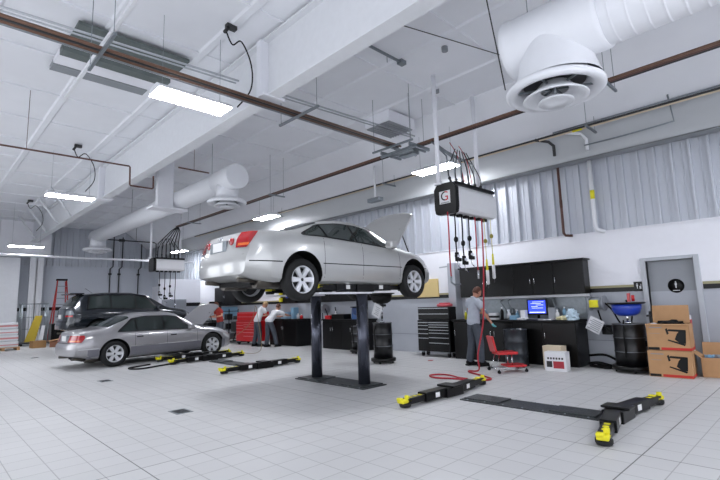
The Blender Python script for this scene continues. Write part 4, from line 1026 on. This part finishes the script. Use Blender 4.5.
def carton(loc, sx, sy, sz, m, label, rz=0, name='carton', cat='box', grp=None, band=None):
    t = thing(name, label, cat, loc, rz, grp)
    b = MB(); b.bbox(-sx/2, sx/2, -sy/2, sy/2, 0, sz, .004); b.build('box_body', m, t)
    if band: b = MB(); b.box(-sx/2-.002, sx/2+.002, -sy/2-.002, sy/2+.002, sz*.3, sz*.62); b.build('print_band', band, t)
    return t
WT = .985
items = [
 ('b', (10.5, 6.25, WT), .26, .04, M_ltblue, 'pale blue bottle behind the technician on the right bench'),
 ('b', (10.62, 6.65, WT), .3, .045, M_cardw, 'white bottle at the left end of the right bench'),
 ('b', (10.45, 6.8, WT), .22, .035, M_yellow, 'small yellow bottle at the left end of the right bench'),
 ('c', (10.4, 6.55, WT), .18, .2, .12, mat('blue_card', '#3c5c9c', .6), 'small blue box beside the white bottle'),
 ('c', (10.3, 5.9, WT), .16, .2, .16, M_cardw, 'small white box with a dark band beside the technician', M_black),
 ('b', (10.3, 5.68, WT), .3, .04, M_blackm, 'tall black bottle beside the technician'),
 ('s', (10.45, 5.58, WT), M_cardw, 'white spray bottle right of the technician'),
 ('s', (10.6, 5.44, WT), M_ltblue, 'pale blue spray bottle right of the technician'),
 ('c', (10.35, 5.38, WT), .2, .16, .1, M_ltblue, 'low pale blue box on the right bench', None),
 ('b', (10.55, 5.3, WT), .2, .05, M_grey, 'grey squat bottle left of the monitor'),
 ('c', (10.4, 5.17, WT), .12, .12, .22, M_cardw, 'upright white box left of the monitor'),
 ('c', (10.45, 4.5, WT), .14, .16, .27, M_grey, 'grey upright box right of the monitor'),
 ('b', (10.35, 4.36, WT), .22, .04, M_cardw, 'white bottle right of the monitor'),
 ('b', (10.6, 4.3, WT), .28, .045, M_ltblue, 'pale blue bottle near the right end of the bench'),
]
for it in items:
    if it[0] == 'b': bottle(it[1], it[2], it[3], it[4], it[5])
    elif it[0] == 's': spray(it[1], it[2], it[3])
    else: carton(it[1], it[2], it[3], it[4], it[5], it[6], band=it[7] if len(it) > 7 else None)
def crumpled(loc, r, m, label, name='crumpled_towel', cat='towel', sx=1, sy=1, sz=.5, seed=1):
    rr = random.Random(seed); t = bmesh.new(); bmesh.ops.create_icosphere(t, subdivisions=3, radius=r)
    ph = [rr.uniform(0, 6) for _ in range(6)]
    for v in t.verts:
        n = v.co.normalized(); k = 1+.22*math.sin(7*n.x+ph[0])*math.sin(6*n.y+ph[1])+.16*math.sin(11*n.z+ph[2]+5*n.x); v.co = Vector((v.co.x*k*sx, v.co.y*k*sy, max(v.co.z*k*sz, -r*sz*.5)))
    zmin = min(v.co.z for v in t.verts)
    b = MB(); b.merge(t, Matrix.Translation((0, 0, -zmin))); t.free(); o = b.build(name, m); o.location = loc; return tag(o, label, cat)
crumpled((10.32, 4.22, WT), .11, mat('cream_cloth', '#d6cfa8', .8), 'crumpled cream rag on the right bench', seed=3, sy=1.5)
crumpled((10.28, 4.02, WT), .12, mat('clear_bag', '#b9cedb', .3), 'crumpled pale blue plastic bag at the right end of the bench', 'plastic_bag', 'bag', seed=5, sz=1.3)
crumpled((10.25, 5.12, WT), .08, M_cardw, 'small crumpled white towel by the keyboard', seed=8, sy=1.6)
b = MB(); b.box(-.11, .11, -.15, .15, 0, .012); b.box(-.1, .12, -.14, .14, .012, .016); o = b.build('paper_stack', M_cardw); o.location = (10.3, 4.6, WT); tag(o, 'stack of white papers right of the keyboard', 'paper')
for k, (y, n) in enumerate(((5.72, 'left'), (4.6, 'right'))):
    b = MB(); b.tube([(10.82, y, 1.46), (10.7, y, 1.42), (10.72, y-.05, 1.25), (10.78, y-.06, 1.1)], .014, 6, 4); b.tube([(10.82, y+.2, 1.46), (10.7, y+.2, 1.4), (10.72, y+.1, 1.25), (10.78, y+.08, 1.1)], .014, 6, 4); b.bbox(10.74, 10.82, y-.09, y+.07, 1.12, 1.24, .01)
    tag(b.build('outlet_box', M_galv), 'grey power outlet box with looping conduits beneath the right wall cabinets, the %s one' % n, 'outlet')

# red stool / creeper seat
t = thing('creeper_seat', 'red mechanic seat on casters with a red tool tray', 'stool', (8.9, 4.9, 0), R_(-38)); t.scale = (.88,)*3
b = MB(); b.bbox(-.26, .24, -.19, .19, .40, .46, .02); b.build('seat', M_red, t)
b = MB(); M = Matrix.Translation((-.27, 0, .44)) @ Matrix.Rotation(R_(-12), 4, 'Y'); b.bbox(-.03, .02, -.17, .17, .02, .40, .015, M); b.build('backrest', M_red, t)
b = MB(); b.bbox(-.05, .42, -.20, .20, .12, .16, .01); b.box(-.03, .40, -.18, .18, .155, .162); b.build('tool_tray', M_red, t)
b = MB()
for s in (1, -1): b.tube([(-.2, s*.13, .40), (-.3, s*.16, .09), (.38, s*.18, .09)], .013, 8)
b.tube([(.1, .12, .40), (.1, .12, .14)], .012, 8); b.tube([(.1, -.12, .40), (.1, -.12, .14)], .012, 8); b.tube([(-.3, -.3, .09), (-.3, .3, .09)], .013, 8); b.tube([(.38, -.24, .09), (.38, .24, .09)], .013, 8)
b.build('frame', M_chrome, t)
for x, y in ((-.3, .3), (-.3, -.3), (.38, .24), (.38, -.24)):
    b = MB(); b.cyl((x, y-.014, .038), (x, y+.014, .038), .038, 16); b.box(x-.012, x+.012, y-.02, y+.02, .05, .095); b.build('caster', M_blackm, t)

# barrels
def barrel(loc, r, h, m, label, name='oil_drum'):
    t = thing(name, label, 'drum', loc)
    p = [(0, .0), (r, .0), (r+.008, .01), (r, .02)]
    for k in (1, 2): z = h*k/3; p += [(r, z-.03), (r+.014, z), (r, z+.03)]
    p += [(r, h-.02), (r+.009, h-.01), (r+.004, h), (r-.012, h), (r-.014, h-.02), (0, h-.02)]
    b = MB(); b.lathe(p, 40); b.build('shell', m, t)
    b = MB(); b.cyl((r*.55, 0, h-.02), (r*.55, 0, h+.01), .035, 14); b.cyl((-r*.6, 0, h-.02), (-r*.6, 0, h+.005), .02, 12); b.build('bung', M_galv, t)
    return t
barrel((9.8, 5.12, 0), .25, .80, mat('drum_dark', '#30343a', .3, .3), 'dark ribbed barrel between the red seat and the right bench')
M_drumb = mat('drum_black', '#0b0c0f', .35)
def dolly(t, r):
    b = MB(); b.lathe([(0, .05), (r, .05), (r+.015, .06), (r+.015, .12), (r, .13), (0, .13)], 36); b.build('dolly', M_black, t)
    for k in range(4):
        a = k*PI/2+.4; b = MB(); b.cyl((math.cos(a)*(r-.05), math.sin(a)*(r-.05)-.012, .028), (math.cos(a)*(r-.05), math.sin(a)*(r-.05)+.012, .028), .028, 12); b.build('caster', M_rubber, t)
def drain_unit(loc, label, basin_m, R, zb_, sheet, drum_r=.27, h=.78):
    t = thing('oil_drain', label, 'oil drain', loc)
    dolly(t, drum_r+.06)
    p = [(0, .13), (drum_r, .13)]
    for k in (1, 2): z = .13+h*k/3; p += [(drum_r, z-.025), (drum_r+.013, z), (drum_r, z+.025)]
    p += [(drum_r, .13+h-.01), (drum_r+.01, .13+h), (drum_r-.01, .13+h), (0, .12+h)]
    b = MB(); b.lathe(p, 40); tk = b.build('tank', M_drumb, t)
    for z in (.13+h/3, .13+2*h/3, .125+h): b = MB(); b.lathe([(drum_r+.010, z-.006), (drum_r+.016, z), (drum_r+.010, z+.006)], 40); b.build('band', mat('band_grey', '#6c7076', .3, .5), tk)
    b = MB(); b.cyl((0, 0, .12+h), (0, 0, zb_), .025, 12); b.cyl((0, 0, .12+h), (0, 0, .17+h), .06, 12); b.build('pole', M_chrome, t)
    b = MB(); b.lathe([(.03, zb_-.10), (R*.42, zb_-.09), (R*.66, zb_-.04), (R*.76, zb_+.04), (R*.80, zb_+.14), (R*.78, zb_+.14), (R*.68, zb_), (.02, zb_-.06)], 36); b.build('basin', basin_m, t)
    b = MB(); b.lathe([(R*.78, zb_+.13), (R*.98, zb_+.145), (R, zb_+.165), (R*.96, zb_+.17), (R*.74, zb_+.15)], 36); b.build('basin_rim', M_black, t)
    b = MB(); b.tube([(-drum_r-.03, 0, .3), (-drum_r-.06, 0, .8), (-drum_r*.7, .02, 1.0)], .015, 8); b.box(-.05, .02, -drum_r-.01, -drum_r+.0, .5, .6); b.build('drain_hose', M_blackm, t)
    return t
t = drain_unit((10.2, 2.92, 0), 'black oil drain tank with a blue basin beside the cardboard boxes', M_blue, .34, 1.17, None, .28, .80)
b = MB(); b.cyl((.05, -.12, 1.36), (.05, -.12, 1.48), .03, 10); b.box(.1, .16, -.05, .0, 1.35, 1.52); b.build('tools_in_basin', M_red, t)
t = drain_unit((8.52, 8.0, 0), 'black oil drain tank with black basin behind the lift posts', M_blackm, .34, 1.55, None, .235, .86)
b = MB(); M = Matrix.Translation((-.20, .03, 1.16)) @ Matrix.Rotation(R_(24), 4, 'X'); b.bbox(-.012, .0, -.14, .14, -.02, .30, .004, M); sh_ = b.build('instruction_sheet', M_cardw, t)
b = MB()
for k in range(5): b.box(-.016, -.012, -.09, .06-.03*(k % 2), .04+k*.045, .052+k*.045, M)
b.build('sheet_print', M_grey, sh_)
b = MB(); b.cyl((0, 0, 1.36), (0, 0, 1.5), .05, 12); b.bbox(-.12, .12, -.06, .06, 1.38, 1.44, .02); b.build('valve_head', M_dkpipe, t)
t = drain_unit((9.75, 10.15, 0), 'dark oil drain tank farther back between the two lift posts', mat('navy', '#28406c', .4), .24, 1.22, None, .2, .68)
# wall-mounted pump and hose reel with hanging sheet
def wall_pump(loc, label):
    t = thing('fluid_pump', label, 'pump', loc)
    b = MB(); b.bbox(-.30, .0, -.06, .06, -.05, .05, .01); b.build('bracket', M_galv, t)
    b = MB(); b.cyl((-.2, -.12, .05), (-.2, .12, .05), .13, 24); b.cyl((-.2, -.16, .05), (-.2, -.12, .05), .16, 24); b.cyl((-.2, .12, .05), (-.2, .16, .05), .16, 24); b.build('reel', M_grey, t)
    b = MB(); b.bbox(-.34, -.22, -.06, .14, -.04, .12, .015); b.build('gauge_block', M_yellow, t)
    b = MB(); b.tube([(-.2, -.15, .05), (-.25, -.3, -.1), (-.25, -.42, -.35), (-.2, -.55, -.5), (-.1, -.62, -.2), (-.05, -.52, .1)], .018, 8, 5); b.tube([(-.2, .0, -.1), (-.25, -.1, -.4), (-.2, -.3, -.62), (-.12, -.6, -.75)], .018, 8, 5); b.build('hose', M_blackm, t)
    M = Matrix.Translation((-.3, .06, -.42)) @ Matrix.Rotation(R_(28), 4, 'X')
    b = MB(); b.bbox(-.015, 0, -.15, .15, -.14, .16, .004, M); s_ = b.build('instruction_sheet', M_cardw, t)
    b = MB()
    for k in range(6): b.box(-.02, -.015, -.12, .12-.04*(k % 2), -.1+k*.04, -.085+k*.04, M)
    b.build('sheet_print', M_grey, s_)
    b = MB(); b.bbox(-.10, .0, -.2, .0, -.62, -.42, .02); b.build('holder', M_black, t)
    return t
wall_pump((XW-.02, 3.6, 1.28), 'fluid pump with yellow block and tilted white sheet left of the blue basin')
wall_pump((XW-.02, 12.9, 1.28), 'far fluid pump with a tilted white sheet left of the lift post')
b = MB(); b.tube([(10.5, 3.85, .06), (10.4, 3.6, .10), (10.5, 3.3, .03), (10.6, 3.0, .05)], .03, 8, 5); b.tube([(10.6, 3.85, .22), (10.55, 3.5, .25), (10.6, 3.2, .08)], .025, 8, 5); b.tube([(10.45, 3.8, .03), (10.3, 3.4, .03), (10.5, 3.35, .03), (10.6, 3.7, .03)], .028, 8, 5)
tag(b.build('hose_heap', M_blackm), 'heap of black hoses on the floor between bench and blue drain', 'hose')

# cardboard boxes at right
def print_box(loc, label, sy=.66, sz=.47, sx=.42, open_top=False, rz=0):
    t = thing('cardboard_box', label, 'box', loc, rz, None)
    b = MB()
    if open_top:
        th = .01
        b.box(-sx/2, sx/2, -sy/2, sy/2, 0, th); b.box(-sx/2, -sx/2+th, -sy/2, sy/2, 0, sz); b.box(sx/2-th, sx/2, -sy/2, sy/2, 0, sz); b.box(-sx/2, sx/2, -sy/2, -sy/2+th, 0, sz); b.box(-sx/2, sx/2, sy/2-th, sy/2, 0, sz)
    else: b.bbox(-sx/2, sx/2, -sy/2, sy/2, 0, sz, .004)
    b.build('box_body', M_card, t)
    x = -sx/2-.002
    b = MB(); b.box(x, x+.003, -sy/2, sy*.18, .0+.01, .055); b.box(-sx/2, sx/2, -sy/2-.002, -sy/2, .01, .055); b.build('red_band', mat('print_red', '#c03028', .7), t)
    b = MB(); b.box(x, x+.003, sy*.22, sy/2-.01, .01, .055)
    b.build('black_band', M_black, t)
    # printed picture of a dark framed tool stand
    b = MB(); X0, X1 = x-.001, x+.002
    def pp(poly): b.prism([(y, z) for y, z in poly], X0, X1, 'x')
    pp([(-.26, .13), (-.28, .36), (-.20, .37), (-.14, .30), (-.10, .20), (-.18, .13)]); pp([(-.28, .37), (-.02, .38), (.0, .345), (-.26, .33)]); pp([(-.26, .12), (.0, .20), (.01, .18), (-.24, .09)]); pp([(.0, .40), (.03, .38), (.01, .28), (-.02, .30)])
    b.build('product_picture', M_black, t)
    b = MB(); b.box(x, x+.002, .08, .28, .40, .415); b.box(x, x+.002, .12, .28, .30, .305); b.build('printed_text', M_grey, t)
    return t
print_box((10.03, 2.22, 0), 'closed printed cardboard box on the floor, bottom of the stack at right', rz=R_(3))
t = print_box((10.03, 2.20, .472), 'open printed cardboard box, top of the stack at right', open_top=True, rz=R_(3))
b = MB(); M = Matrix.Translation((.2, 0, .47)) @ Matrix.Rotation(R_(8), 4, 'Y'); b.box(-.005, .005, -.30, .28, 0, .33, M); b.build('raised_flap', M_card, t)
b = MB(); M = Matrix.Translation((-.21, 0, .47)) @ Matrix.Rotation(R_(-115), 4, 'Y'); b.box(-.005, .005, -.33, .33, 0, .0+.04, M); b.build('front_flap', M_card, t)
crumpled((10.03, 2.18, .86), .135, M_blackm, 'black plastic packing inside the open top box', 'packing_bag', 'bag', sy=1.6, sx=.9, sz=.7, seed=11)
crumpled((9.95, 2.42, .92), .05, M_cardw, 'small white crumpled paper in the open top box', 'paper_ball', 'paper', seed=12)
b = MB(); b.bbox(-.12, .12, -.06, .06, 0, 1.08, .005); b.mat(1).box(-.124, .124, -.064, .064, .85, 1.0); b.box(-.124, .124, -.064, .064, .5, .62); o = b.build('tall_carton', [M_cardw, M_red]); o.location = (10.40, 1.99, 0); tag(o, 'narrow tall red and white carton behind the printed boxes', 'box')
t = thing('open_box', 'open cardboard box of bagged parts at the right edge', 'box', (10.45, 1.52, 0), R_(5))
b = MB(); sx, sy, sz, th = .5, .62, .34, .01
b.box(-sx/2, sx/2, -sy/2, sy/2, 0, th); b.box(-sx/2, -sx/2+th, -sy/2, sy/2, 0, sz); b.box(sx/2-th, sx/2, -sy/2, sy/2, 0, sz); b.box(-sx/2, sx/2, -sy/2, -sy/2+th, 0, sz); b.box(-sx/2, sx/2, sy/2-th, sy/2, 0, sz); b.build('box_body', M_card, t)
b = MB(); M = Matrix.Translation((sx/2, 0, sz)) @ Matrix.Rotation(R_(20), 4, 'Y'); b.box(-.004, .004, -sy/2, sy/2, 0, .24, M); M = Matrix.Translation((0, sy/2, sz)) @ Matrix.Rotation(R_(-50), 4, 'X'); b.box(-sx/2, sx/2, -.004, .004, 0, .2, M); b.build('flaps', M_card, t)
for k, (y, m, n) in enumerate(((1.4, M_cardw, 'white'), (1.58, M_grey, 'grey'), (1.7, M_ltblue, 'pale blue'))):
    crumpled((10.4, y, .24), .1, m, '%s bagged part in the open box at the right edge' % n, 'bagged_part', 'bag', seed=20+k, sz=.9)
b = MB(); b.bbox(-.02, .02, -.02, .02, 0, 1.15, .005); b.box(-.2, .02, -.02, .02, 1.05, 1.09); o = b.build('floor_bracket', M_dkpipe); o.location = (10.6, 2.62, 0); tag(o, 'thin dark upright post between blue drain and boxes', 'post')
# white cartons by the bench
carton((9.85, 4.28, 0), .26, .40, .47, mat('tan_white', '#cfc0a8', .8), 'tan and white carton behind the printed white carton', band=None)
t = carton((9.57, 4.12, 0), .26, .42, .38, M_cardw, 'white carton with red and black print in front of the right bench', rz=R_(5))
b = MB(); b.box(-.134, -.131, -.17, .04, .06, .2); b.build('red_print', mat('print_red2', '#a8303c', .7), t)
b = MB()
for k in range(6): b.box(-.134, -.131, -.16+k*.055, -.125+k*.055, .235, .275)
b.box(-.134, -.131, .06, .17, .08, .2); b.build('black_print', M_dkpipe, t)

# ------------------------------------------------------------------ along the wall behind the silver car
b = MB(); b.bbox(10.55, 10.83, 7.14, 7.38, 0, 2.5, .01); b.tube([(10.6, 7.3, 2.5), (10.55, 7.35, 2.42), (10.5, 7.6, 2.4)], .02, 8); tag(b.build('steel_post', M_block), 'grey square steel post between black chest and first wall cabinet', 'post')
t = thing('notice_board', 'pale yellow board leaning on the ledge behind the raised car front wheel', 'board', (10.82, 8.5, 1.60))
b = MB(); b.bbox(-.03, .02, -.60, .58, 0, .52, .008); b.build('panel', M_yellboard, t)
cupboard((10.5, 14.2, 1.57), 3.6, .8, .34, 6, 'long black wall cabinet row partly hidden by the raised silver car', knobs='low')
cupboard((10.2, 12.4, 0), 1.98, .93, .62, 4, 'black base cabinet seen between the two lift posts', knobs='high', name='base_cabinet')
b = MB(); b.bbox(10.15, 10.84, 10.38, 12.45, .933, .98, .006); tag(b.build('worktop', M_blackm), 'black worktop seen between the two lift posts', 'worktop')
cupboard((10.1, 15.5, 0), 1.75, .93, .68, 2, 'black base cabinet beside the bending technicians', knobs='high', name='base_cabinet')
b = MB(); b.bbox(10.05, 10.84, 13.7, 15.55, .933, .98, .006); tag(b.build('worktop', M_blackm), 'black worktop the far technicians lean on', 'worktop')
cupboard((10.5, 20.9, 1.62), 1.95, .80, .34, 2, 'black wall cabinet above the red tool chest', knobs='low')
carton((10.45, 14.9, .98), .3, .3, .25, mat('paleblue_box', '#9fc3dc', .6), 'pale blue box on the worktop by the far technicians', band=M_cardw)
carton((10.5, 14.4, .98), .25, .16, .42, M_ltblue, 'tall pale blue container beside the far technicians')
bottle((10.4, 14.05, .98), .2, .05, M_cardw, 'white bottle on the worktop by the far technicians')
bottle((10.4, 13.85, .98), .16, .06, M_red, 'small red bottle at the end of the far worktop')
carton((10.4, 12.2, .98), .3, .25, .12, M_red, 'low red box on the worktop between the lift posts')
carton((10.45, 11.7, .98), .35, .6, .16, M_black, 'low black case on the worktop between the lift posts')
carton((10.45, 10.9, .98), .25, .3, .32, mat('midblue', '#3a5f94', .5), 'blue box on the worktop behind the right lift post')
for k, (y, h_) in enumerate(((12.15, .26), (11.2, .28), (10.7, .24))):
    bottle((10.6, y, .98), h_, .045, (M_cardw, M_ltblue, M_grey)[k], ('white', 'pale blue', 'grey')[k]+' bottle at the back of the worktop between the posts')
# hanging tool board above the technicians (yellow and blue items)
t = thing('tool_rack', 'dark wall rack with yellow and blue pads behind the raised rear wheel', 'rack', (10.72, 15.15, 1.58))
b = MB(); b.bbox(-.05, .1, -.55, .45, 0, .85, .01); b.build('back_panel', M_black, t)
for y, z in ((.35, .05), (.35, .3), (.35, .55), (-.45, .6)): b = MB(); b.bbox(-.16, -.04, y-.06, y+.06, z, z+.16, .02); b.build('yellow_pad', M_yellow, t)
b = MB(); b.lathe([(0, .0), (.12, .0), (.12, .03), (0, .03)], 24, Matrix.Translation((-.07, -.05, .3)) @ Matrix.Rotation(R_(-90), 4, 'Y')); b.build('blue_disc', M_blue, t)
# dark machinery behind the grey sedan hood
t = thing('tyre_changer', 'black tyre changing machine behind the open hood of the grey sedan', 'machine', (9.7, 19.6, 0))
b = MB(); b.bbox(-.35, .4, -.45, .45, 0, .85, .04); b.build('cabinet', M_black, t)
b = MB(); b.lathe([(0, .85), (.28, .85), (.3, .9), (.12, .95), (0, .95)], 24); b.build('turntable', M_dkpipe, t)
b = MB(); b.bbox(.3, .45, -.1, .1, .8, 1.75, .02); b.bbox(-.1, .45, -.06, .06, 1.65, 1.76, .02); b.cyl((-.05, 0, 1.05), (-.05, 0, 1.72), .03, 10); b.build('arm_column', M_black, t)
b = MB(); b.bbox(-.4, -.36, .3, .42, .2, .6, .02); b.build('bead_roller', M_red, t)
t = thing('engine_stand', 'dark engine on a stand left of the red tool chest', 'engine', (9.95, 17.5, 0))
b = MB(); b.bbox(-.25, .25, -.35, .35, .45, .95, .05); b.bbox(-.18, .18, -.3, .3, .93, 1.12, .04); b.build('engine_block', M_dkpipe, t)
for k in range(4): b = MB(); b.cyl((-.3, -.25+k*.17, .9), (-.18, -.25+k*.17, .95), .04, 10); b.build('intake_pipe', M_galv, t)
b = MB()
for s in (1, -1): b.tube([(0, s*.3, .5), (-.1, s*.4, .08), (-.35, s*.4, .06)], .03, 8); b.tube([(-.1, s*.4, .08), (.4, s*.4, .06)], .03, 8)
b.build('stand', M_dkpipe, t)
for k, (x, y) in enumerate(((9.9, 18.4), (9.9, 21.0))):
    t = thing('parts_shelf', ('black parts shelf left of the red tool chest', 'black parts shelf deep behind the grey sedan')[k], 'shelf', (x, y, 0))
    for z in (.15, .55, .95, 1.3): b = MB(); b.box(-.2, .25, -.4, .4, z, z+.025); b.build('shelf_board', M_black, t)
    for sx_ in (-.19, .24):
        for sy_ in (-.39, .39): b = MB(); b.box(sx_-.012, sx_+.012, sy_-.012, sy_+.012, 0, 1.4); b.build('upright', M_black, t)
    for j, (yy_, z, m) in enumerate(((-.2, .175, M_grey), (.15, .175, M_dkpipe), (-.15, .575, M_blackm), (.2, .575, M_grey), (0, .975, M_dkpipe))):
        carton((x, y+yy_, z), .26, .24, .22, m, '%s bin on the %s' % (('grey', 'dark brown', 'matte black', 'light grey', 'dark top')[j], ('parts shelf nearest the red chest', 'parts shelf deep behind the sedan')[k]), name='parts_bin', cat='bin')
b = MB(); b.bbox(10.78, 10.84, 19.3, 21.2, 1.05, 1.5, .005); tag(b.build('wall_panel', M_ltblue), 'pale blue wall panel below the far black wall cabinet', 'panel')
# grey enclosure in front of the wing wall
t = thing('metal_locker', 'low grey metal locker against the white wing wall', 'locker', (9.5, 22.9, 0))
b = MB(); b.bbox(-.65, .4, -.2, .25, 0, 1.95, .01); b.build('body', M_block, t)
for k in range(2): b = MB(); b.bbox(-.63+k*.52, -.14+k*.52, -.215, -.2, .08, 1.9, .004); dr = b.build('door', mat('locker_door', '#9ea3ab', .45), t); b = MB(); b.box(-.2+k*.1, -.18+k*.1, -.235, -.215, 1.0, 1.12); b.build('handle', M_chrome, dr)

# ------------------------------------------------------------------ back left corner
t = thing('step_ladder', 'tall red step ladder standing against the far wall', 'ladder', (5.6, 28.2, 0))
M_ladder = mat('ladder_red', '#b0302c', .5)
for s in (1, -1):
    b = MB(); b.tube([(s*.42, -.45, 0), (s*.20, 0, 3.15)], .035, 6); b.build('front_rail', M_ladder, t)
    b = MB(); b.tube([(s*.40, .6, 0), (s*.18, .08, 3.1)], .028, 6); b.build('rear_rail', M_ladder, t)
for k in range(9):
    f = (k+1)/10; b = MB(); hw = .42-.22*f; b.box(-hw, hw, -.45+.45*f-.05, -.45+.45*f+.05, 3.15*f-.015, 3.15*f+.015); b.build('step', M_galv, t)
b = MB(); b.bbox(-.24, .24, -.1, .16, 3.13, 3.22, .01); b.build('top_cap', M_blackm, t)
t = thing('wire_cage_cart', 'tall silver wire cage cart holding a yellow panel in the left corner', 'cart', (4.15, 26.2, 0))
for x in (-.5, .5):
    for y in (-.35, .35): b = MB(); b.cyl((x, y, .12), (x, y, 1.95), .022, 8); b.build('corner_post', M_galv, t)
b = MB()
for x in (-.5, .5):
    for k in range(7): b.cyl((x, -.35+k*.7/6, .2), (x, -.35+k*.7/6, 1.9), .009, 5)
    for z in (.2, .75, 1.3, 1.9): b.cyl((x, -.35, z), (x, .35, z), .012, 5)
for k in range(9): b.cyl((-.5+k/8, .35, .2), (-.5+k/8, .35, 1.9), .009, 5)
for z in (.2, .75, 1.3, 1.9): b.cyl((-.5, .35, z), (.5, .35, z), .012, 5)
b.cyl((-.5, -.35, 1.92), (.5, -.35, 1.92), .014, 6)
b.build('wire_panels', M_galv, t)
b = MB(); b.bbox(-.55, .55, -.4, .4, .1, .16, .01); b.build('deck', M_dkpipe, t)
for x in (-.45, .45):
    for y in (-.3, .3): b = MB(); b.cyl((x, y-.02, .055), (x, y+.02, .055), .055, 14); b.build('caster', M_rubber, t)
b = MB(); b.prism([(-.32, .16), (.10, .16), (.34, 1.35), (.05, 1.35)], -.1, -.06, 'y', Matrix.Translation((4.15, 26.2, 0.01))); tag(b.build('yellow_panel', mat('panel_yellow', '#b8a030', .6)), 'leaning yellow panel inside the wire cage cart', 'panel')
b = MB(); b.prism([(.2, .16), (.38, .16), (.45, .9), (.32, .9)], -.2, -.17, 'y', Matrix.Translation((4.15, 26.2, 0.01))); tag(b.build('white_panel', M_cardw), 'slim white board inside the wire cage cart', 'panel')
b = MB(); b.bbox(-.45, .45, -.35, .35, 0, .95, .02); b.box(-.3, -.05, -.36, -.35, .5, .6); o = b.build('storage_crate', M_black); o.location = (5.35, 26.6, 0); tag(o, 'black storage crate between the wire cart and the ladder', 'crate')
for k in range(4):
    t = thing('wrapped_bale', 'white wrapped pack with red print on the left pallet, %s' % ('bottom of the stack', 'second from bottom', 'third from bottom', 'top of the stack')[k], 'pack', (2.75, 24.1, .13+k*.25), 0, 'wrapped packs on the pallet')
    b = MB(); b.bbox(-.55, .55-.06*k*.3, -.4, .4, 0, .24, .03); b.build('pack', M_cardw, t)
    b = MB(); b.box(-.56, .552-.018*k, -.404, .404, .08, .12+.03*(k % 2)); b.build('red_print', mat('faded_red', '#cc8a8a', .7), t)
b = MB()
for k in range(5): b.box(-.6, .6, -.42+k*.2, -.30+k*.2, .1, .13)
for x in (-.55, 0, .5): b.box(x, x+.1, -.42, .5, 0, .1)
o = b.build('pallet', M_card); o.location = (2.75, 24.05, 0); tag(o, 'wooden pallet under the wrapped packs at far left', 'pallet')
carton((4.05, 24.2, 0), .5, .4, .3, mat('brown_box', '#a07a50', .8), 'brown cardboard box on the floor behind the grey sedan boot', rz=R_(8), name='floor_box')
carton((4.7, 24.0, 0), .45, .4, .24, mat('brown_box2', '#8a5f48', .8), 'darker cardboard box next to the brown one behind the sedan boot', rz=R_(-20), name='floor_box')
b = MB(); b.prism([(-.35, 0), (.35, .12), (.36, .14), (-.35, .02)], -.2, .2, 'y'); o = b.build('loose_board', M_card); o.location = (4.75, 24.0, .25); tag(o, 'loose cardboard sheet lying over the floor boxes', 'board')

# ------------------------------------------------------------------ floor details
for i, (x, y, sx_, sy_, lab) in enumerate(((2.93, 6.83, .2, .28, 'square floor drain cover nearest the camera'), (3.1, 11.1, .2, .28, 'square floor drain cover in front of the grey sedan'), (3.1, 18.9, .2, .3, 'distant floor drain cover left of the grey sedan'))):
    t = thing('floor_drain', lab, 'drain', (x, y, 0))
    b = MB(); b.box(-sx_/2-.02, sx_/2+.02, -sy_/2-.02, sy_/2+.02, 0, .004); b.build('rim', M_galv, t)
    b = MB(); b.mat(0).box(-sx_/2, sx_/2, -sy_/2, sy_/2, .002, .005); b.mat(1)
    for k in range(7): b.box(-sx_/2+.015, sx_/2-.015, -sy_/2+.02+k*.036, -sy_/2+.038+k*.036, .005, .007)
    b.build('grate', [M_galv, M_dkpipe], t)
b = MB(); b.tube([(4.75, 13.1, .02), (4.1, 12.75, .02), (4.25, 12.35, .02), (4.9, 12.6, .02), (5.45, 12.85, .02)], .022, 8, 6); tag(b.build('floor_cable', M_blackm), 'black cable loop on the floor below the grey sedan', 'cable')
b = MB(); b.tube([(7.35, 12.9, .1), (7.9, 13.0, .02), (8.4, 13.4, .1), (8.5, 13.6, .5)], .009, 6, 6)
b.tube([(8.5, 13.6, .5), (8.52, 13.75, .9), (8.5, 13.9, 1.5), (8.45, 14.0, 1.15), (8.35, 14.3, .75), (8.1, 15.0, .35), (8.0, 15.6, .15), (8.1, 16.2, .05)], .009, 6, 6)
tag(b.build('trailing_hose', mat('tan_hose', '#8c7a5a', .5)), 'thin tan hose trailing from the far lift up past the red chest', 'hose')
b = MB(); b.box(-.09, .09, -.06, .06, 0, .004); o = b.build('floor_strip', M_redhose); o.location = (9.5, 7.3, 0); o.rotation_euler = (0, 0, .5); tag(o, 'small dark red streak on the floor before the black tool chest', 'strip')

t = thing('drop_pipe', 'short white pipe hanging from the ceiling slope above the silver car hood', 'pipe', (9.9, 9.4, 0))
b = MB(); b.cyl((0, 0, 4.62), (0, 0, 5.65), .035, 10); b.build('pipe', M_steelw, t)
b = MB(); b.bbox(-.1, .1, -.25, .25, 4.52, 4.64, .01); b.build('outlet_block', M_galv, t)
